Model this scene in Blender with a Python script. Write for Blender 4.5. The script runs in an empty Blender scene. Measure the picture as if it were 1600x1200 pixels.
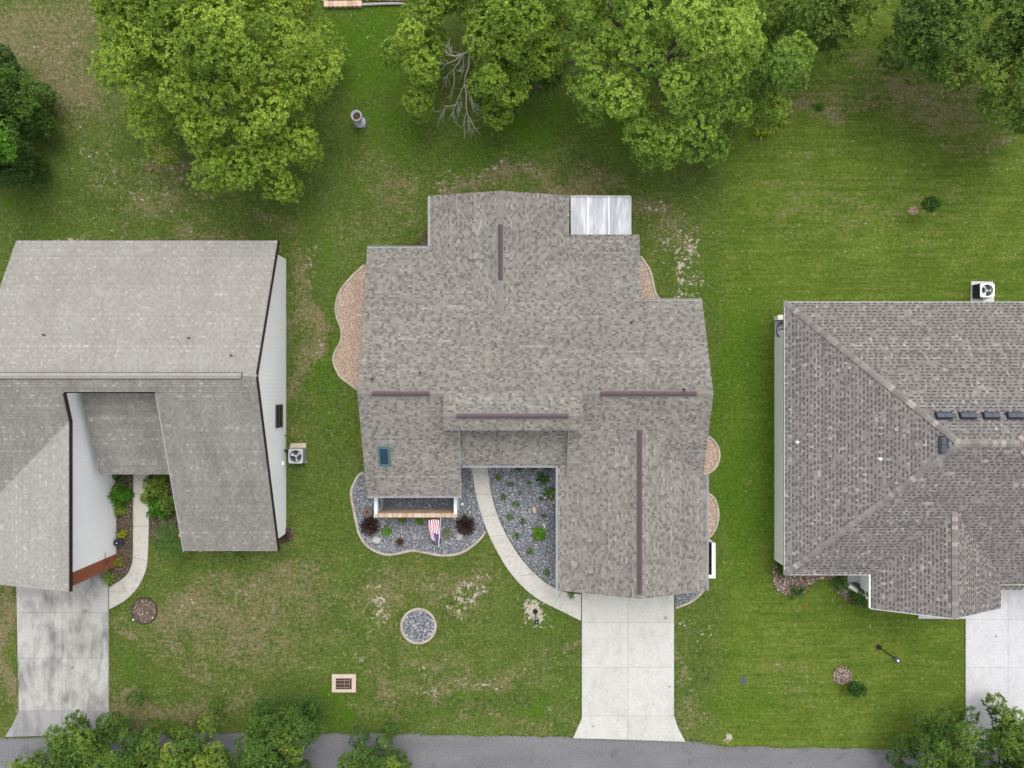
import bpy, bmesh, math, random
import numpy as np
from mathutils import Vector, Matrix

SC = bpy.context.scene
COL = SC.collection
rng = np.random.default_rng(7)
random.seed(7)

# ------------------------------------------------------------------ camera, sky, sun, exposure
F = 1110.0          # focal length in photo pixels (1600 wide)
H = 37.8            # drone height in metres
cam = bpy.data.cameras.new("camera")
cam.sensor_width = 36.0
cam.lens = 36.0 * F / 1600.0
cam.clip_end = 2000.0
cam_ob = bpy.data.objects.new("camera", cam)
cam_ob.location = (0, 0, H)
COL.objects.link(cam_ob)
SC.camera = cam_ob

SUN_EL, SUN_AZ = math.radians(66), math.radians(16)     # azimuth from +Y (north), towards +X positive
world = bpy.data.worlds.new("World"); SC.world = world; world.use_nodes = True
wn = world.node_tree.nodes; wl = world.node_tree.links; wn.clear()
w_out = wn.new("ShaderNodeOutputWorld"); w_bg = wn.new("ShaderNodeBackground")
w_sky = wn.new("ShaderNodeTexSky"); w_sky.sky_type = 'NISHITA'; w_sky.sun_disc = False
w_sky.sun_elevation = SUN_EL; w_sky.sun_rotation = SUN_AZ
w_sky.dust_density = 3.0
w_hs = wn.new("ShaderNodeHueSaturation"); w_hs.inputs['Saturation'].default_value = 0.22
wl.new(w_sky.outputs[0], w_hs.inputs['Color']); wl.new(w_hs.outputs[0], w_bg.inputs[0])
w_bg.inputs[1].default_value = 0.15
wl.new(w_bg.outputs[0], w_out.inputs[0])
sun = bpy.data.lights.new("sun", 'SUN'); sun.energy = 0.50; sun.angle = math.radians(40); sun.color = (1.0, 0.97, 0.92)
sun_ob = bpy.data.objects.new("sun", sun); COL.objects.link(sun_ob)
sd = Vector((math.sin(SUN_AZ) * math.cos(SUN_EL), math.cos(SUN_AZ) * math.cos(SUN_EL), math.sin(SUN_EL)))
sun_ob.rotation_euler = sd.to_track_quat('Z', 'Y').to_euler()
sun_ob.location = (0, 0, 60)
SC.view_settings.view_transform = 'Standard'; SC.view_settings.look = 'None'
SC.view_settings.gamma = 1.0; SC.view_settings.use_curve_mapping = False
SC.view_settings.exposure = 1.0

# ------------------------------------------------------------------ helpers
def W(px, py, h=0.0):
    """place of a thing seen at photo pixel px,py whose height above ground is h"""
    s = (H - h) / F
    return ((px - 800) * s, (600 - py) * s, h)
def W2(pts, h=0.0):
    return [W(p[0], p[1], h)[:2] for p in pts]

def lin(c):
    return tuple((v / 255.0 / 12.92) if v / 255.0 <= 0.04045 else (((v / 255.0) + 0.055) / 1.055) ** 2.4 for v in c)

class MB:
    def __init__(self):
        self.v = []; self.f = []; self.t = []; self.n = 0
    def add(self, verts, faces, tone=0.5):
        verts = np.asarray(verts, float).reshape(-1, 3)
        self.v.append(verts)
        for f in faces:
            self.f.append(tuple(i + self.n for i in f))
        if np.isscalar(tone): self.t += [tone] * len(faces)
        else: self.t += list(tone)
        self.n += len(verts)
        return self
    def quads(self, V, tone):
        """V: (n,4,3)"""
        n = len(V); base = self.n
        self.v.append(V.reshape(-1, 3))
        idx = (np.arange(n * 4).reshape(n, 4) + base).tolist()
        self.f += [tuple(q) for q in idx]
        self.t += list(np.broadcast_to(tone, (n,)))
        self.n += n * 4
        return self
    def tris(self, V, tone):
        n = len(V); base = self.n
        self.v.append(V.reshape(-1, 3))
        self.f += [tuple(q) for q in (np.arange(n * 3).reshape(n, 3) + base).tolist()]
        self.t += list(np.broadcast_to(tone, (n,)))
        self.n += n * 3
        return self
    def box(self, x0, x1, y0, y1, z0, z1, tone=0.5):
        v = [(x0,y0,z0),(x1,y0,z0),(x1,y1,z0),(x0,y1,z0),(x0,y0,z1),(x1,y0,z1),(x1,y1,z1),(x0,y1,z1)]
        return self.add(v, [(3,2,1,0),(4,5,6,7),(0,1,5,4),(1,2,6,5),(2,3,7,6),(3,0,4,7)], tone)
    def prism(self, poly, z0, z1, tone=0.5):
        """poly: xy list (any winding); z0/z1 number or function(x,y)"""
        a = sum(poly[i][0]*poly[(i+1)%len(poly)][1]-poly[(i+1)%len(poly)][0]*poly[i][1] for i in range(len(poly)))
        if a < 0: poly = poly[::-1]
        n = len(poly)
        f0 = z0 if callable(z0) else (lambda x, y: z0)
        f1 = z1 if callable(z1) else (lambda x, y: z1)
        v = [(x, y, f0(x, y)) for x, y in poly] + [(x, y, f1(x, y)) for x, y in poly]
        fs = [tuple(range(n - 1, -1, -1)), tuple(range(n, 2 * n))]
        fs += [(i, (i+1)%n, n+(i+1)%n, n+i) for i in range(n)]
        return self.add(v, fs, tone)
    def tube(self, pts, radii, seg=6, tone=0.5, cap=True):
        pts = [Vector(p) for p in pts]
        if not hasattr(radii, '__len__'): radii = [radii] * len(pts)
        rings = []
        up = Vector((0.31, 0.17, 0.93)).normalized()
        for i, p in enumerate(pts):
            d = (pts[min(i+1, len(pts)-1)] - pts[max(i-1, 0)]).normalized()
            a = d.cross(up)
            if a.length < 1e-3: a = d.cross(Vector((1, 0, 0)))
            a.normalize(); b = d.cross(a).normalized()
            rings.append([p + (a*math.cos(2*math.pi*k/seg) + b*math.sin(2*math.pi*k/seg)) * radii[i] for k in range(seg)])
        v = [tuple(q) for r in rings for q in r]; fs = []
        for i in range(len(pts)-1):
            for k in range(seg):
                fs.append((i*seg+k, i*seg+(k+1)%seg, (i+1)*seg+(k+1)%seg, (i+1)*seg+k))
        if cap:
            fs.append(tuple(range(seg-1, -1, -1))); fs.append(tuple(range((len(pts)-1)*seg, len(pts)*seg)))
        return self.add(v, fs, tone)
    def lathe(self, c, prof, seg=16, tone=0.5):
        v = []; fs = []
        for r, z in prof:
            for k in range(seg):
                v.append((c[0]+r*math.cos(2*math.pi*k/seg), c[1]+r*math.sin(2*math.pi*k/seg), c[2]+z))
        for i in range(len(prof)-1):
            for k in range(seg):
                fs.append((i*seg+k, i*seg+(k+1)%seg, (i+1)*seg+(k+1)%seg, (i+1)*seg+k))
        return self.add(v, fs, tone)
    def mesh(self, name, origin=(0, 0, 0)):
        V = np.concatenate(self.v) - np.array(origin)
        me = bpy.data.meshes.new(name)
        lens = np.fromiter((len(f) for f in self.f), np.int32, len(self.f))
        flat = np.fromiter((i for f in self.f for i in f), np.int32, int(lens.sum()))
        me.vertices.add(len(V)); me.vertices.foreach_set('co', V.astype(np.float32).ravel())
        me.loops.add(len(flat)); me.loops.foreach_set('vertex_index', flat)
        me.polygons.add(len(lens))
        me.polygons.foreach_set('loop_start', np.concatenate(([0], np.cumsum(lens)[:-1])).astype(np.int32))
        me.update(calc_edges=True)
        at = me.attributes.new('tone', 'FLOAT', 'FACE')
        at.data.foreach_set('value', np.asarray(self.t, np.float32))
        me.polygons.foreach_set('use_smooth', [False] * len(me.polygons))
        me.validate()
        return me
    def build(self, name, mat, parent=None, smooth=False, kind=None, label=None):
        o = root_loc(parent)
        me = self.mesh(name, o)
        if mat is not None: me.materials.append(mat)
        if smooth:
            me.polygons.foreach_set('use_smooth', [True] * len(me.polygons))
        ob = bpy.data.objects.new(name, me); COL.objects.link(ob)
        if parent is not None: ob.parent = parent
        if kind: ob['kind'] = kind
        if label: ob['label'] = label
        return ob

def root_loc(o):
    while o is not None and o.parent is not None: o = o.parent
    return tuple(o.location) if o is not None else (0, 0, 0)

def thing(name, label, cat, loc=(0, 0, 0), group=None):
    o = bpy.data.objects.new(name, None); COL.objects.link(o)
    o.empty_display_size = 0.3
    o.location = loc; o['label'] = label; o['category'] = cat
    if group: o['group'] = group
    return o
def tag(o, label, cat, group=None):
    o['label'] = label; o['category'] = cat
    if group: o['group'] = group
    return o
def dup(root, loc, rotz=0.0, label=None, scale=1.0):
    r = root.copy(); COL.objects.link(r); r.location = loc; r.rotation_euler = (0, 0, rotz); r.scale = (scale,)*3
    if label: r['label'] = label
    for ch in list(root.children):
        c = ch.copy(); COL.objects.link(c); c.parent = r
        for g in ch.children:
            d = g.copy(); COL.objects.link(d); d.parent = c
    return r

# ------------------------------------------------------------------ materials
def new_mat(name):
    m = bpy.data.materials.new(name); m.use_nodes = True
    nt = m.node_tree; nt.nodes.clear()
    out = nt.nodes.new("ShaderNodeOutputMaterial")
    b = nt.nodes.new("ShaderNodeBsdfPrincipled")
    nt.links.new(b.outputs[0], out.inputs[0])
    return m, nt, b, out
def N(nt, t, **kw):
    n = nt.nodes.new("ShaderNode" + t)
    for k, v in kw.items():
        if k in n.inputs: n.inputs[k].default_value = v
        else: setattr(n, k, v)
    return n
def noise(nt, scale, detail=3.0, rough=0.6, vec=None):
    n = N(nt, "TexNoise", Scale=scale, Detail=detail, Roughness=rough)
    if vec is None:
        tc = N(nt, "NewGeometry"); vec = tc.outputs['Position']
    nt.links.new(vec, n.inputs['Vector'])
    return n.outputs['Fac']
def ramp(nt, fac, stops, interp='LINEAR'):
    r = N(nt, "ValToRGB"); r.color_ramp.interpolation = interp
    els = r.color_ramp.elements
    while len(els) > 1: els.remove(els[-1])
    els[0].position = stops[0][0]; els[0].color = (*stops[0][1], 1)
    for p, c in stops[1:]:
        e = els.new(p); e.color = (*c, 1)
    if fac is not None: nt.links.new(fac, r.inputs[0])
    return r.outputs[0]
def mix(nt, fac, a, b, blend='MIX'):
    m = N(nt, "Mix", data_type='RGBA', blend_type=blend)
    for sock, val in ((0, fac), (6, a), (7, b)):
        if hasattr(val, 'node'): nt.links.new(val, m.inputs[sock])
        elif sock == 0: m.inputs[0].default_value = val
        else: m.inputs[sock].default_value = (*val, 1)
    return m.outputs[2]
def math_(nt, op, a, b=None, c=None, clamp=False):
    m = N(nt, "Math", operation=op, use_clamp=clamp)
    for i, v in enumerate((a, b, c)):
        if v is None: continue
        if hasattr(v, 'node'): nt.links.new(v, m.inputs[i])
        else: m.inputs[i].default_value = v
    return m.outputs[0]
def sstep(nt, x, lo, hi):
    m = N(nt, "MapRange", interpolation_type='SMOOTHSTEP')
    nt.links.new(x, m.inputs[0]); m.inputs[1].default_value = lo; m.inputs[2].default_value = hi
    return m.outputs[0]
def bump(nt, bsdf, height, strength=0.3, dist=0.02):
    b = N(nt, "Bump", Strength=strength, Distance=dist)
    nt.links.new(height, b.inputs['Height']); nt.links.new(b.outputs[0], bsdf.inputs['Normal'])
def attr(nt, name):
    return N(nt, "Attribute", attribute_name=name).outputs['Fac']
def stretched(nt, sx, sy, sz=1.0):
    g = N(nt, "NewGeometry"); mp = N(nt, "Mapping")
    mp.inputs['Scale'].default_value = (sx, sy, sz)
    nt.links.new(g.outputs['Position'], mp.inputs['Vector'])
    return mp.outputs[0]

K = 0.86
def kk(c): return tuple(v * K for v in c)
def mat_plain(name, c, rough=0.6, var=0.12, scale=3.0, metallic=0.0, spec=0.4):
    if 'wall' not in name and 'stucco' not in name and 'white' not in name: c = kk(c)
    m, nt, b, _ = new_mat(name)
    f = noise(nt, scale, 5)
    col = ramp(nt, f, [(0.25, tuple(v * (1 - var) for v in c)), (0.75, tuple(min(1, v * (1 + var)) for v in c))])
    nt.links.new(col, b.inputs['Base Color'])
    b.inputs['Roughness'].default_value = rough; b.inputs['Metallic'].default_value = metallic
    b.inputs['Specular IOR Level'].default_value = spec
    return m

def mat_tone(name, stops, rough=0.85, grain=0.15, grain_scale=40.0, spec=0.25, interp='LINEAR', stain=None, obj_random=False):
    m, nt, b, _ = new_mat(name)
    t = N(nt, "ObjectInfo").outputs['Random'] if obj_random else attr(nt, 'tone')
    col = ramp(nt, t, [(p, kk(c)) for p, c in stops], interp)
    g = noise(nt, grain_scale, 2)
    gcol = ramp(nt, g, [(0.3, (1 - grain,) * 3), (0.7, (1 + grain,) * 3)])
    col = mix(nt, 1.0, col, gcol, 'MULTIPLY')
    if stain:
        sc, lo, hi, mul, vec = stain
        s = noise(nt, sc, 5, 0.65, stretched(nt, *vec) if vec else None)
        col = mix(nt, 1.0, col, ramp(nt, s, [(lo, mul), (hi, (1, 1, 1))]), 'MULTIPLY')
    nt.links.new(col, b.inputs['Base Color'])
    b.inputs['Roughness'].default_value = rough; b.inputs['Specular IOR Level'].default_value = spec
    return m

def mat_leaf(name, stops, transl=0.35, rough=0.5):
    m, nt, b, out = new_mat(name)
    col = ramp(nt, attr(nt, 'tone'), [(p, tuple(v * 0.93 for v in c)) for p, c in stops])
    nt.links.new(col, b.inputs['Base Color'])
    b.inputs['Roughness'].default_value = rough; b.inputs['Specular IOR Level'].default_value = 0.3
    tr = N(nt, "BsdfTranslucent"); nt.links.new(col, tr.inputs['Color'])
    ms = N(nt, "MixShader"); ms.inputs[0].default_value = transl
    nt.links.new(b.outputs[0], ms.inputs[1]); nt.links.new(tr.outputs[0], ms.inputs[2])
    nt.links.new(ms.outputs[0], out.inputs[0])
    return m

def mat_concrete(name, base, dark, stain_lo, stain_hi, vec=(1.0, 0.35, 1.0), scale=1.6, bl=(0.35, 0.6)):
    base, dark = kk(base), kk(dark)
    m, nt, b, _ = new_mat(name)
    s1 = noise(nt, scale, 6, 0.65, stretched(nt, *vec))
    s2 = noise(nt, 0.55, 4, 0.6)
    f = math_(nt, 'ADD', math_(nt, 'MULTIPLY', s1, 0.6), math_(nt, 'MULTIPLY', s2, 0.4))
    col = ramp(nt, f, [(stain_lo, dark), ((stain_lo + stain_hi) / 2, tuple((a * .45 + b_ * .55) for a, b_ in zip(dark, base))), (stain_hi, base)])
    g = noise(nt, 60, 2); g5 = noise(nt, 9, 5, 0.75)
    col = mix(nt, 1.0, col, ramp(nt, g, [(0.3, (0.9,) * 3), (0.7, (1.08,) * 3)]), 'MULTIPLY')
    col = mix(nt, 1.0, col, ramp(nt, g5, [(0.34, (0.86, 0.86, 0.85)), (0.5, (1.0,) * 3), (0.66, (1.07,) * 3)]), 'MULTIPLY')
    vs = N(nt, "TexVoronoi", Scale=0.85); nt.links.new(N(nt, "NewGeometry").outputs['Position'], vs.inputs['Vector'])
    col = mix(nt, 1.0, col, ramp(nt, vs.outputs['Distance'], [(0.03, (0.45,) * 3), (0.07, (0.82,) * 3), (0.10, (1.0,) * 3)]), 'MULTIPLY')
    r = N(nt, "ObjectInfo").outputs['Random']
    col = mix(nt, 1.0, col, ramp(nt, r, [(0, (0.94, 0.94, 0.93)), (1, (1.04,) * 3)]), 'MULTIPLY')
    nt.links.new(col, b.inputs['Base Color'])
    b.inputs['Roughness'].default_value = 0.9; b.inputs['Specular IOR Level'].default_value = 0.2
    bump(nt, b, g, 0.15, 0.004)
    return m

M = {}
M['shingle_main'] = mat_tone('weathered_grey_brown_shingle', [
    (0.0, (0.1245, 0.1158, 0.1058)), (0.22, (0.1585, 0.1486, 0.1353)), (0.5, (0.2073, 0.1942, 0.1748)), (0.75, (0.2470, 0.2316, 0.2053)),
    (0.93, (0.2902, 0.2718, 0.2376)), (0.975, (0.2764, 0.2353, 0.1945)), (1.0, (0.3317, 0.3101, 0.2734))], 0.92, 0.18, 45, 0.2,
    stain=(0.35, 0.36, 0.60, (0.90, 0.895, 0.88), None))
M['shingle_left'] = mat_tone('pale_old_shingle', [
    (0.0, (0.2778, 0.2628, 0.2387)), (0.5, (0.3195, 0.3043, 0.2772)), (0.85, (0.3565, 0.3413, 0.3140)), (1.0, (0.4399, 0.4261, 0.3993))], 0.92, 0.10, 45, 0.2,
    stain=(0.7, 0.36, 0.60, (0.91, 0.905, 0.895), (1.0, 0.45, 1.0)))
M['shingle_left_grey'] = mat_tone('mildewed_shaded_shingle', [
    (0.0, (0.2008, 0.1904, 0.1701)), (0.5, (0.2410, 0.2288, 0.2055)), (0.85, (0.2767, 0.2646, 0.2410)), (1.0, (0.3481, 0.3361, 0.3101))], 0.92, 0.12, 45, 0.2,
    stain=(0.8, 0.36, 0.60, (0.80, 0.79, 0.775), (1.2, 0.3, 1.0)))  # darker south slopes: mildew, with their turned-from-sun shade mixed into the colour
M['shingle_right'] = mat_tone('brown_grey_laminate_shingle', [
    (0.0, (0.0791, 0.0725, 0.0698)), (0.25, (0.1209, 0.1116, 0.1060)), (0.5, (0.1906, 0.1748, 0.1637)), (0.8, (0.2325, 0.2148, 0.2000)), (1.0, (0.3348, 0.3116, 0.2883))], 0.92, 0.14, 45, 0.2)
M['cap'] = mat_tone('ridge_cap_shingle', [(0, (0.17, 0.155, 0.148)), (0.6, (0.22, 0.203, 0.19)), (0.85, (0.255, 0.236, 0.22)), (0.9, (0.34, 0.31, 0.28)), (1, (0.36, 0.30, 0.265))], 0.92, 0.14, 45, 0.2, obj_random=True)
M['white_trim'] = mat_plain('white_trim_paint', (0.74, 0.74, 0.73), 0.5, 0.06, 2)
M['gutter'] = mat_plain('pale_gutter_metal', (0.43, 0.43, 0.43), 0.4, 0.15, 4)
M['gutter_in'] = mat_plain('gutter_trough', (0.30, 0.29, 0.30), 0.7, 0.3, 3)
M['maroon'] = mat_plain('dark_maroon_trim', (0.030, 0.016, 0.018), 0.5, 0.2, 3)
M['ridge_vent'] = mat_plain('faded_plum_ridge_vent', (0.0920, 0.0624, 0.0704), 0.6, 0.14, 4)
M['cream_wall'] = mat_plain('pale_green_cream_stucco', (0.76, 0.77, 0.66), 0.85, 0.05, 5)
M['sage_wall'] = mat_plain('pale_sage_wall', (0.55, 0.60, 0.60), 0.8, 0.05, 5)
M['black'] = mat_plain('black_plastic', (0.012, 0.013, 0.015), 0.45, 0.2, 6)
M['vent_slate'] = mat_plain('slate_roof_vent', (0.060, 0.068, 0.085), 0.5, 0.12, 6)
M['pipe_dark'] = mat_plain('dark_lead_pipe', (0.035, 0.033, 0.033), 0.6, 0.2, 6)
M['white_pvc'] = mat_plain('white_pvc', (0.82, 0.82, 0.80), 0.4, 0.03, 6)
M['ac_grey'] = mat_plain('grey_cabinet_metal', (0.42, 0.43, 0.44), 0.45, 0.06, 6)
M['ac_white'] = mat_plain('white_cabinet_metal', (0.72, 0.73, 0.73), 0.4, 0.04, 6)
M['ac_dark'] = mat_plain('dark_coil_guard', (0.045, 0.052, 0.06), 0.55, 0.3, 25)
M['fan'] = mat_plain('fan_blade_metal', (0.62, 0.63, 0.64), 0.35, 0.05, 6, 0.2)
M['dark_well'] = mat_plain('dark_fan_well', (0.05, 0.055, 0.06), 0.6, 0.2, 6)
M['skylight_frame'] = mat_plain('teal_skylight_frame', (0.055, 0.15, 0.165), 0.4, 0.1, 6)
M['terracotta'] = mat_plain('orange_red_brick', (0.30, 0.100, 0.048), 0.9, 0.16, 9)
M['brick_pink'] = mat_tone('pink_tan_brick', [(0, (0.50, 0.33, 0.22)), (0.4, (0.60, 0.42, 0.30)), (0.75, (0.66, 0.50, 0.37)), (1, (0.70, 0.58, 0.46))], 0.9, 0.12, 40, 0.2, obj_random=True)
M['mortar'] = mat_plain('brick_mortar', (0.46, 0.38, 0.31), 0.95, 0.1, 8)
M['edging'] = mat_tone('tan_concrete_curbing', [(0, (0.40, 0.345, 0.285)), (1, (0.52, 0.45, 0.375))], 0.9, 0.15, 14, 0.2, stain=(2.0, 0.3, 0.6, (0.72, 0.70, 0.68), None))
M['gravel_grey'] = mat_tone('blue_grey_gravel', [(0, (0.1482, 0.1534, 0.1620)), (0.5, (0.2736, 0.2856, 0.3078)), (0.85, (0.3876, 0.4032, 0.4266)), (1, (0.6384, 0.6496, 0.6588))], 0.8, 0.1, 40, 0.3)
M['gravel_base'] = mat_plain('gravel_bed_base', (0.10, 0.105, 0.115), 0.95, 0.4, 14)
M['pebble_tan'] = mat_tone('pink_tan_pebbles', [(0, (0.36, 0.24, 0.18)), (0.4, (0.52, 0.39, 0.305)), (0.8, (0.62, 0.485, 0.395)), (1, (0.76, 0.66, 0.57))], 0.8, 0.08, 40, 0.3)
M['pebble_base'] = mat_plain('pebble_bed_base', (0.36, 0.245, 0.175), 0.95, 0.35, 14)
M['mulch'] = mat_tone('pale_bark_mulch', [(0, (0.13, 0.085, 0.07)), (0.5, (0.30, 0.225, 0.185)), (0.85, (0.44, 0.35, 0.29)), (1, (0.60, 0.52, 0.44))], 0.95, 0.12, 40, 0.1)
M['mulch_dark'] = mat_tone('dark_leaf_mulch', [(0, (0.05, 0.033, 0.022)), (0.5, (0.12, 0.085, 0.058)), (0.9, (0.20, 0.15, 0.11)), (1, (0.36, 0.31, 0.26))], 0.95, 0.12, 40, 0.1)
M['soil'] = mat_plain('dark_soil', (0.115, 0.085, 0.06), 0.98, 0.4, 9)
M['rock'] = mat_tone('pale_rock', [(0, (0.30, 0.27, 0.26)), (1, (0.55, 0.50, 0.48))], 0.9, 0.25, 12, 0.2)
M['bark'] = mat_plain('grey_brown_bark', (0.12, 0.095, 0.075), 0.95, 0.3, 12)
M['deadwood'] = mat_plain('bleached_dead_wood', (0.40, 0.36, 0.30), 0.9, 0.15, 9)
M['rust'] = mat_plain('rusty_brown_iron', (0.085, 0.045, 0.030), 0.8, 0.3, 15)
M['grate_light'] = mat_plain('worn_grate_bar', (0.30, 0.24, 0.21), 0.7, 0.2, 15)
M['pink_concrete'] = mat_plain('pinkish_concrete', (0.56, 0.46, 0.37), 0.95, 0.14, 8)
M['clay_pot'] = mat_plain('brown_coiled_pot', (0.15, 0.10, 0.075), 0.85, 0.25, 14)
M['hose'] = mat_plain('blue_hose', (0.035, 0.085, 0.19), 0.5, 0.1, 9)
M['flag_red'] = mat_plain('flag_red_cloth', (0.42, 0.045, 0.085), 0.8, 0.05, 5)
M['flag_white'] = mat_plain('flag_white_cloth', (0.78, 0.76, 0.77), 0.8, 0.03, 5)
M['flag_blue'] = mat_plain('flag_blue_cloth', (0.065, 0.055, 0.22), 0.8, 0.05, 5)
M['red_flower'] = mat_plain('red_bloom', (0.36, 0.04, 0.015), 0.7, 0.2, 20)
M['yellow_flower'] = mat_plain('yellow_bloom', (0.62, 0.50, 0.04), 0.7, 0.2, 20)
M['white_flower'] = mat_plain('white_bloom', (0.78, 0.75, 0.70), 0.7, 0.05, 20)
M['ball_orange'] = mat_plain('orange_tan_cone', (0.58, 0.33, 0.17), 0.8, 0.15, 10)
# foliage
M['leaf_bright'] = mat_leaf('yellow_green_leaf', [(0, (0.0810, 0.1418, 0.0189)), (0.35, (0.1688, 0.2700, 0.0270)), (0.7, (0.2767, 0.4050, 0.0405)), (1, (0.4455, 0.5535, 0.0743))])
M['leaf_mid'] = mat_leaf('mid_green_leaf', [(0, (0.0741, 0.1482, 0.0264)), (0.35, (0.1565, 0.2718, 0.0362)), (0.7, (0.2553, 0.3953, 0.0494)), (1, (0.4118, 0.5600, 0.0824))])
M['leaf_deep'] = mat_leaf('deep_green_leaf', [(0, (0.0350, 0.0825, 0.0175)), (0.4, (0.0825, 0.1600, 0.0275)), (0.75, (0.1562, 0.2562, 0.0375)), (1, (0.3125, 0.4000, 0.0562))])
M['leaf_dark'] = mat_leaf('dark_evergreen_leaf', [(0, (0.0252, 0.0718, 0.0135)), (0.5, (0.0549, 0.1286, 0.0189)), (1, (0.1372, 0.2363, 0.0297))])
M['leaf_oak'] = mat_leaf('street_oak_leaf', [(0, (0.0360, 0.0864, 0.0168)), (0.4, (0.0792, 0.1620, 0.0240)), (0.75, (0.1440, 0.2460, 0.0336)), (1, (0.3240, 0.3960, 0.0540))])
M['leaf_lime'] = mat_leaf('vivid_lime_leaf', [(0, (0.05, 0.14, 0.012)), (0.5, (0.10, 0.26, 0.018)), (1, (0.20, 0.38, 0.03))])
M['leaf_burgundy'] = mat_leaf('burgundy_grass_leaf', [(0, (0.014, 0.007, 0.006)), (0.6, (0.036, 0.016, 0.013)), (1, (0.085, 0.040, 0.030))], 0.2)
M['leaf_sage'] = mat_leaf('dusty_sage_leaf', [(0, (0.14, 0.16, 0.09)), (0.6, (0.24, 0.26, 0.14)), (1, (0.34, 0.36, 0.2))])
M['leaf_gold'] = mat_leaf('yellow_variegated_leaf', [(0, (0.05, 0.13, 0.015)), (0.45, (0.12, 0.24, 0.02)), (0.7, (0.36, 0.40, 0.03)), (1, (0.62, 0.55, 0.06))])
M['concrete_main'] = mat_concrete('pale_concrete', (0.535, 0.522, 0.485), (0.435, 0.425, 0.395), 0.34, 0.52, (1.2, 0.55, 1.0), 1.7)
M['concrete_walk'] = mat_concrete('pale_walk_concrete', (0.52, 0.495, 0.445), (0.37, 0.35, 0.32), 0.30, 0.50, (1, 1, 1), 3.5)
M['concrete_right'] = mat_concrete('new_white_concrete', (0.575, 0.57, 0.58), (0.50, 0.50, 0.505), 0.32, 0.55)
M['concrete_left'] = mat_concrete('mildewed_concrete', (0.43, 0.42, 0.393), (0.15, 0.148, 0.142), 0.36, 0.55, (1.3, 0.40, 1), 1.15)
M['concrete_apron'] = mat_concrete('grey_apron_concrete', (0.33, 0.325, 0.32), (0.20, 0.195, 0.195), 0.34, 0.56)
M['joint'] = mat_plain('dusty_slab_joint', (0.36, 0.345, 0.315), 0.95, 0.2, 6)

def mat_asphalt():
    m, nt, b, _ = new_mat('worn_asphalt')
    n1 = noise(nt, 38, 3, 0.7); n2 = noise(nt, 0.6, 5, 0.6, stretched(nt, 0.35, 1.2))
    c = ramp(nt, n2, [(0.3, (0.128, 0.126, 0.130)), (0.7, (0.168, 0.166, 0.170))])
    c = mix(nt, 1.0, c, ramp(nt, n1, [(0.35, (0.66,) * 3), (0.68, (1.36,) * 3)]), 'MULTIPLY')
    gp = N(nt, "NewGeometry"); wv = N(nt, "TexNoise", Scale=1.3, Detail=4.0)
    nt.links.new(gp.outputs['Position'], wv.inputs['Vector'])
    va = N(nt, "VectorMath", operation='ADD'); nt.links.new(gp.outputs['Position'], va.inputs[0]); nt.links.new(wv.outputs['Color'], va.inputs[1])
    vo = N(nt, "TexVoronoi", feature='DISTANCE_TO_EDGE', Scale=0.33); nt.links.new(va.outputs[0], vo.inputs['Vector'])
    c = mix(nt, 1.0, c, ramp(nt, vo.outputs['Distance'], [(0.0, (0.93,) * 3), (0.008, (0.97,) * 3), (0.012, (1.0,) * 3)]), 'MULTIPLY')
    pt = noise(nt, 0.9, 2, 0.4)
    c = mix(nt, 1.0, c, ramp(nt, pt, [(0.33, (0.84,) * 3), (0.37, (1.0,) * 3)]), 'MULTIPLY')
    nt.links.new(c, b.inputs['Base Color']); b.inputs['Roughness'].default_value = 0.9
    b.inputs['Specular IOR Level'].default_value = 0.2
    bump(nt, b, n1, 0.4, 0.006)
    return m
M['asphalt'] = mat_asphalt()

def mat_siding():
    m, nt, b, _ = new_mat('white_grooved_siding')
    s = noise(nt, 1.2, 5, 0.6, stretched(nt, 1, 1, 0.3))
    c = ramp(nt, s, [(0.3, (0.88, 0.87, 0.875)), (0.7, (0.92, 0.91, 0.915))])
    g = N(nt, "NewGeometry"); w = N(nt, "TexWave", wave_type='BANDS', bands_direction='Y', Scale=1.55, Distortion=0.0)
    nt.links.new(g.outputs['Position'], w.inputs['Vector'])
    groove = sstep(nt, w.outputs['Fac'], 0.0, 0.10)
    c = mix(nt, 1.0, c, ramp(nt, groove, [(0, (0.955,) * 3), (1, (1,) * 3)]), 'MULTIPLY')
    nt.links.new(c, b.inputs['Base Color']); b.inputs['Roughness'].default_value = 0.6
    return m
M['siding'] = mat_siding()

def mat_metal_roof():
    m, nt, b, _ = new_mat('weathered_aluminium_pan')
    s = noise(nt, 1.6, 5, 0.65, stretched(nt, 2.2, 0.35, 1))
    c = ramp(nt, s, [(0.36, (0.19, 0.20, 0.225)), (0.52, (0.26, 0.27, 0.29)), (0.66, (0.38, 0.38, 0.395))])
    nt.links.new(c, b.inputs['Base Color'])
    b.inputs['Metallic'].default_value = 0.25; b.inputs['Roughness'].default_value = 0.45
    return m
M['metal_roof'] = mat_metal_roof()

def mat_glass_dark(name, c):
    m, nt, b, _ = new_mat(name)
    f = noise(nt, 2.0, 3)
    nt.links.new(ramp(nt, f, [(0.3, tuple(v * .8 for v in c)), (0.7, tuple(v * 1.2 for v in c))]), b.inputs['Base Color'])
    b.inputs['Roughness'].default_value = 0.08; b.inputs['Specular IOR Level'].default_value = 0.5
    return m
M['glass'] = mat_glass_dark('dark_window_glass', (0.018, 0.014, 0.014))
M['skylight_glass'] = mat_glass_dark('teal_skylight_glass', (0.006, 0.030, 0.046))

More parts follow.
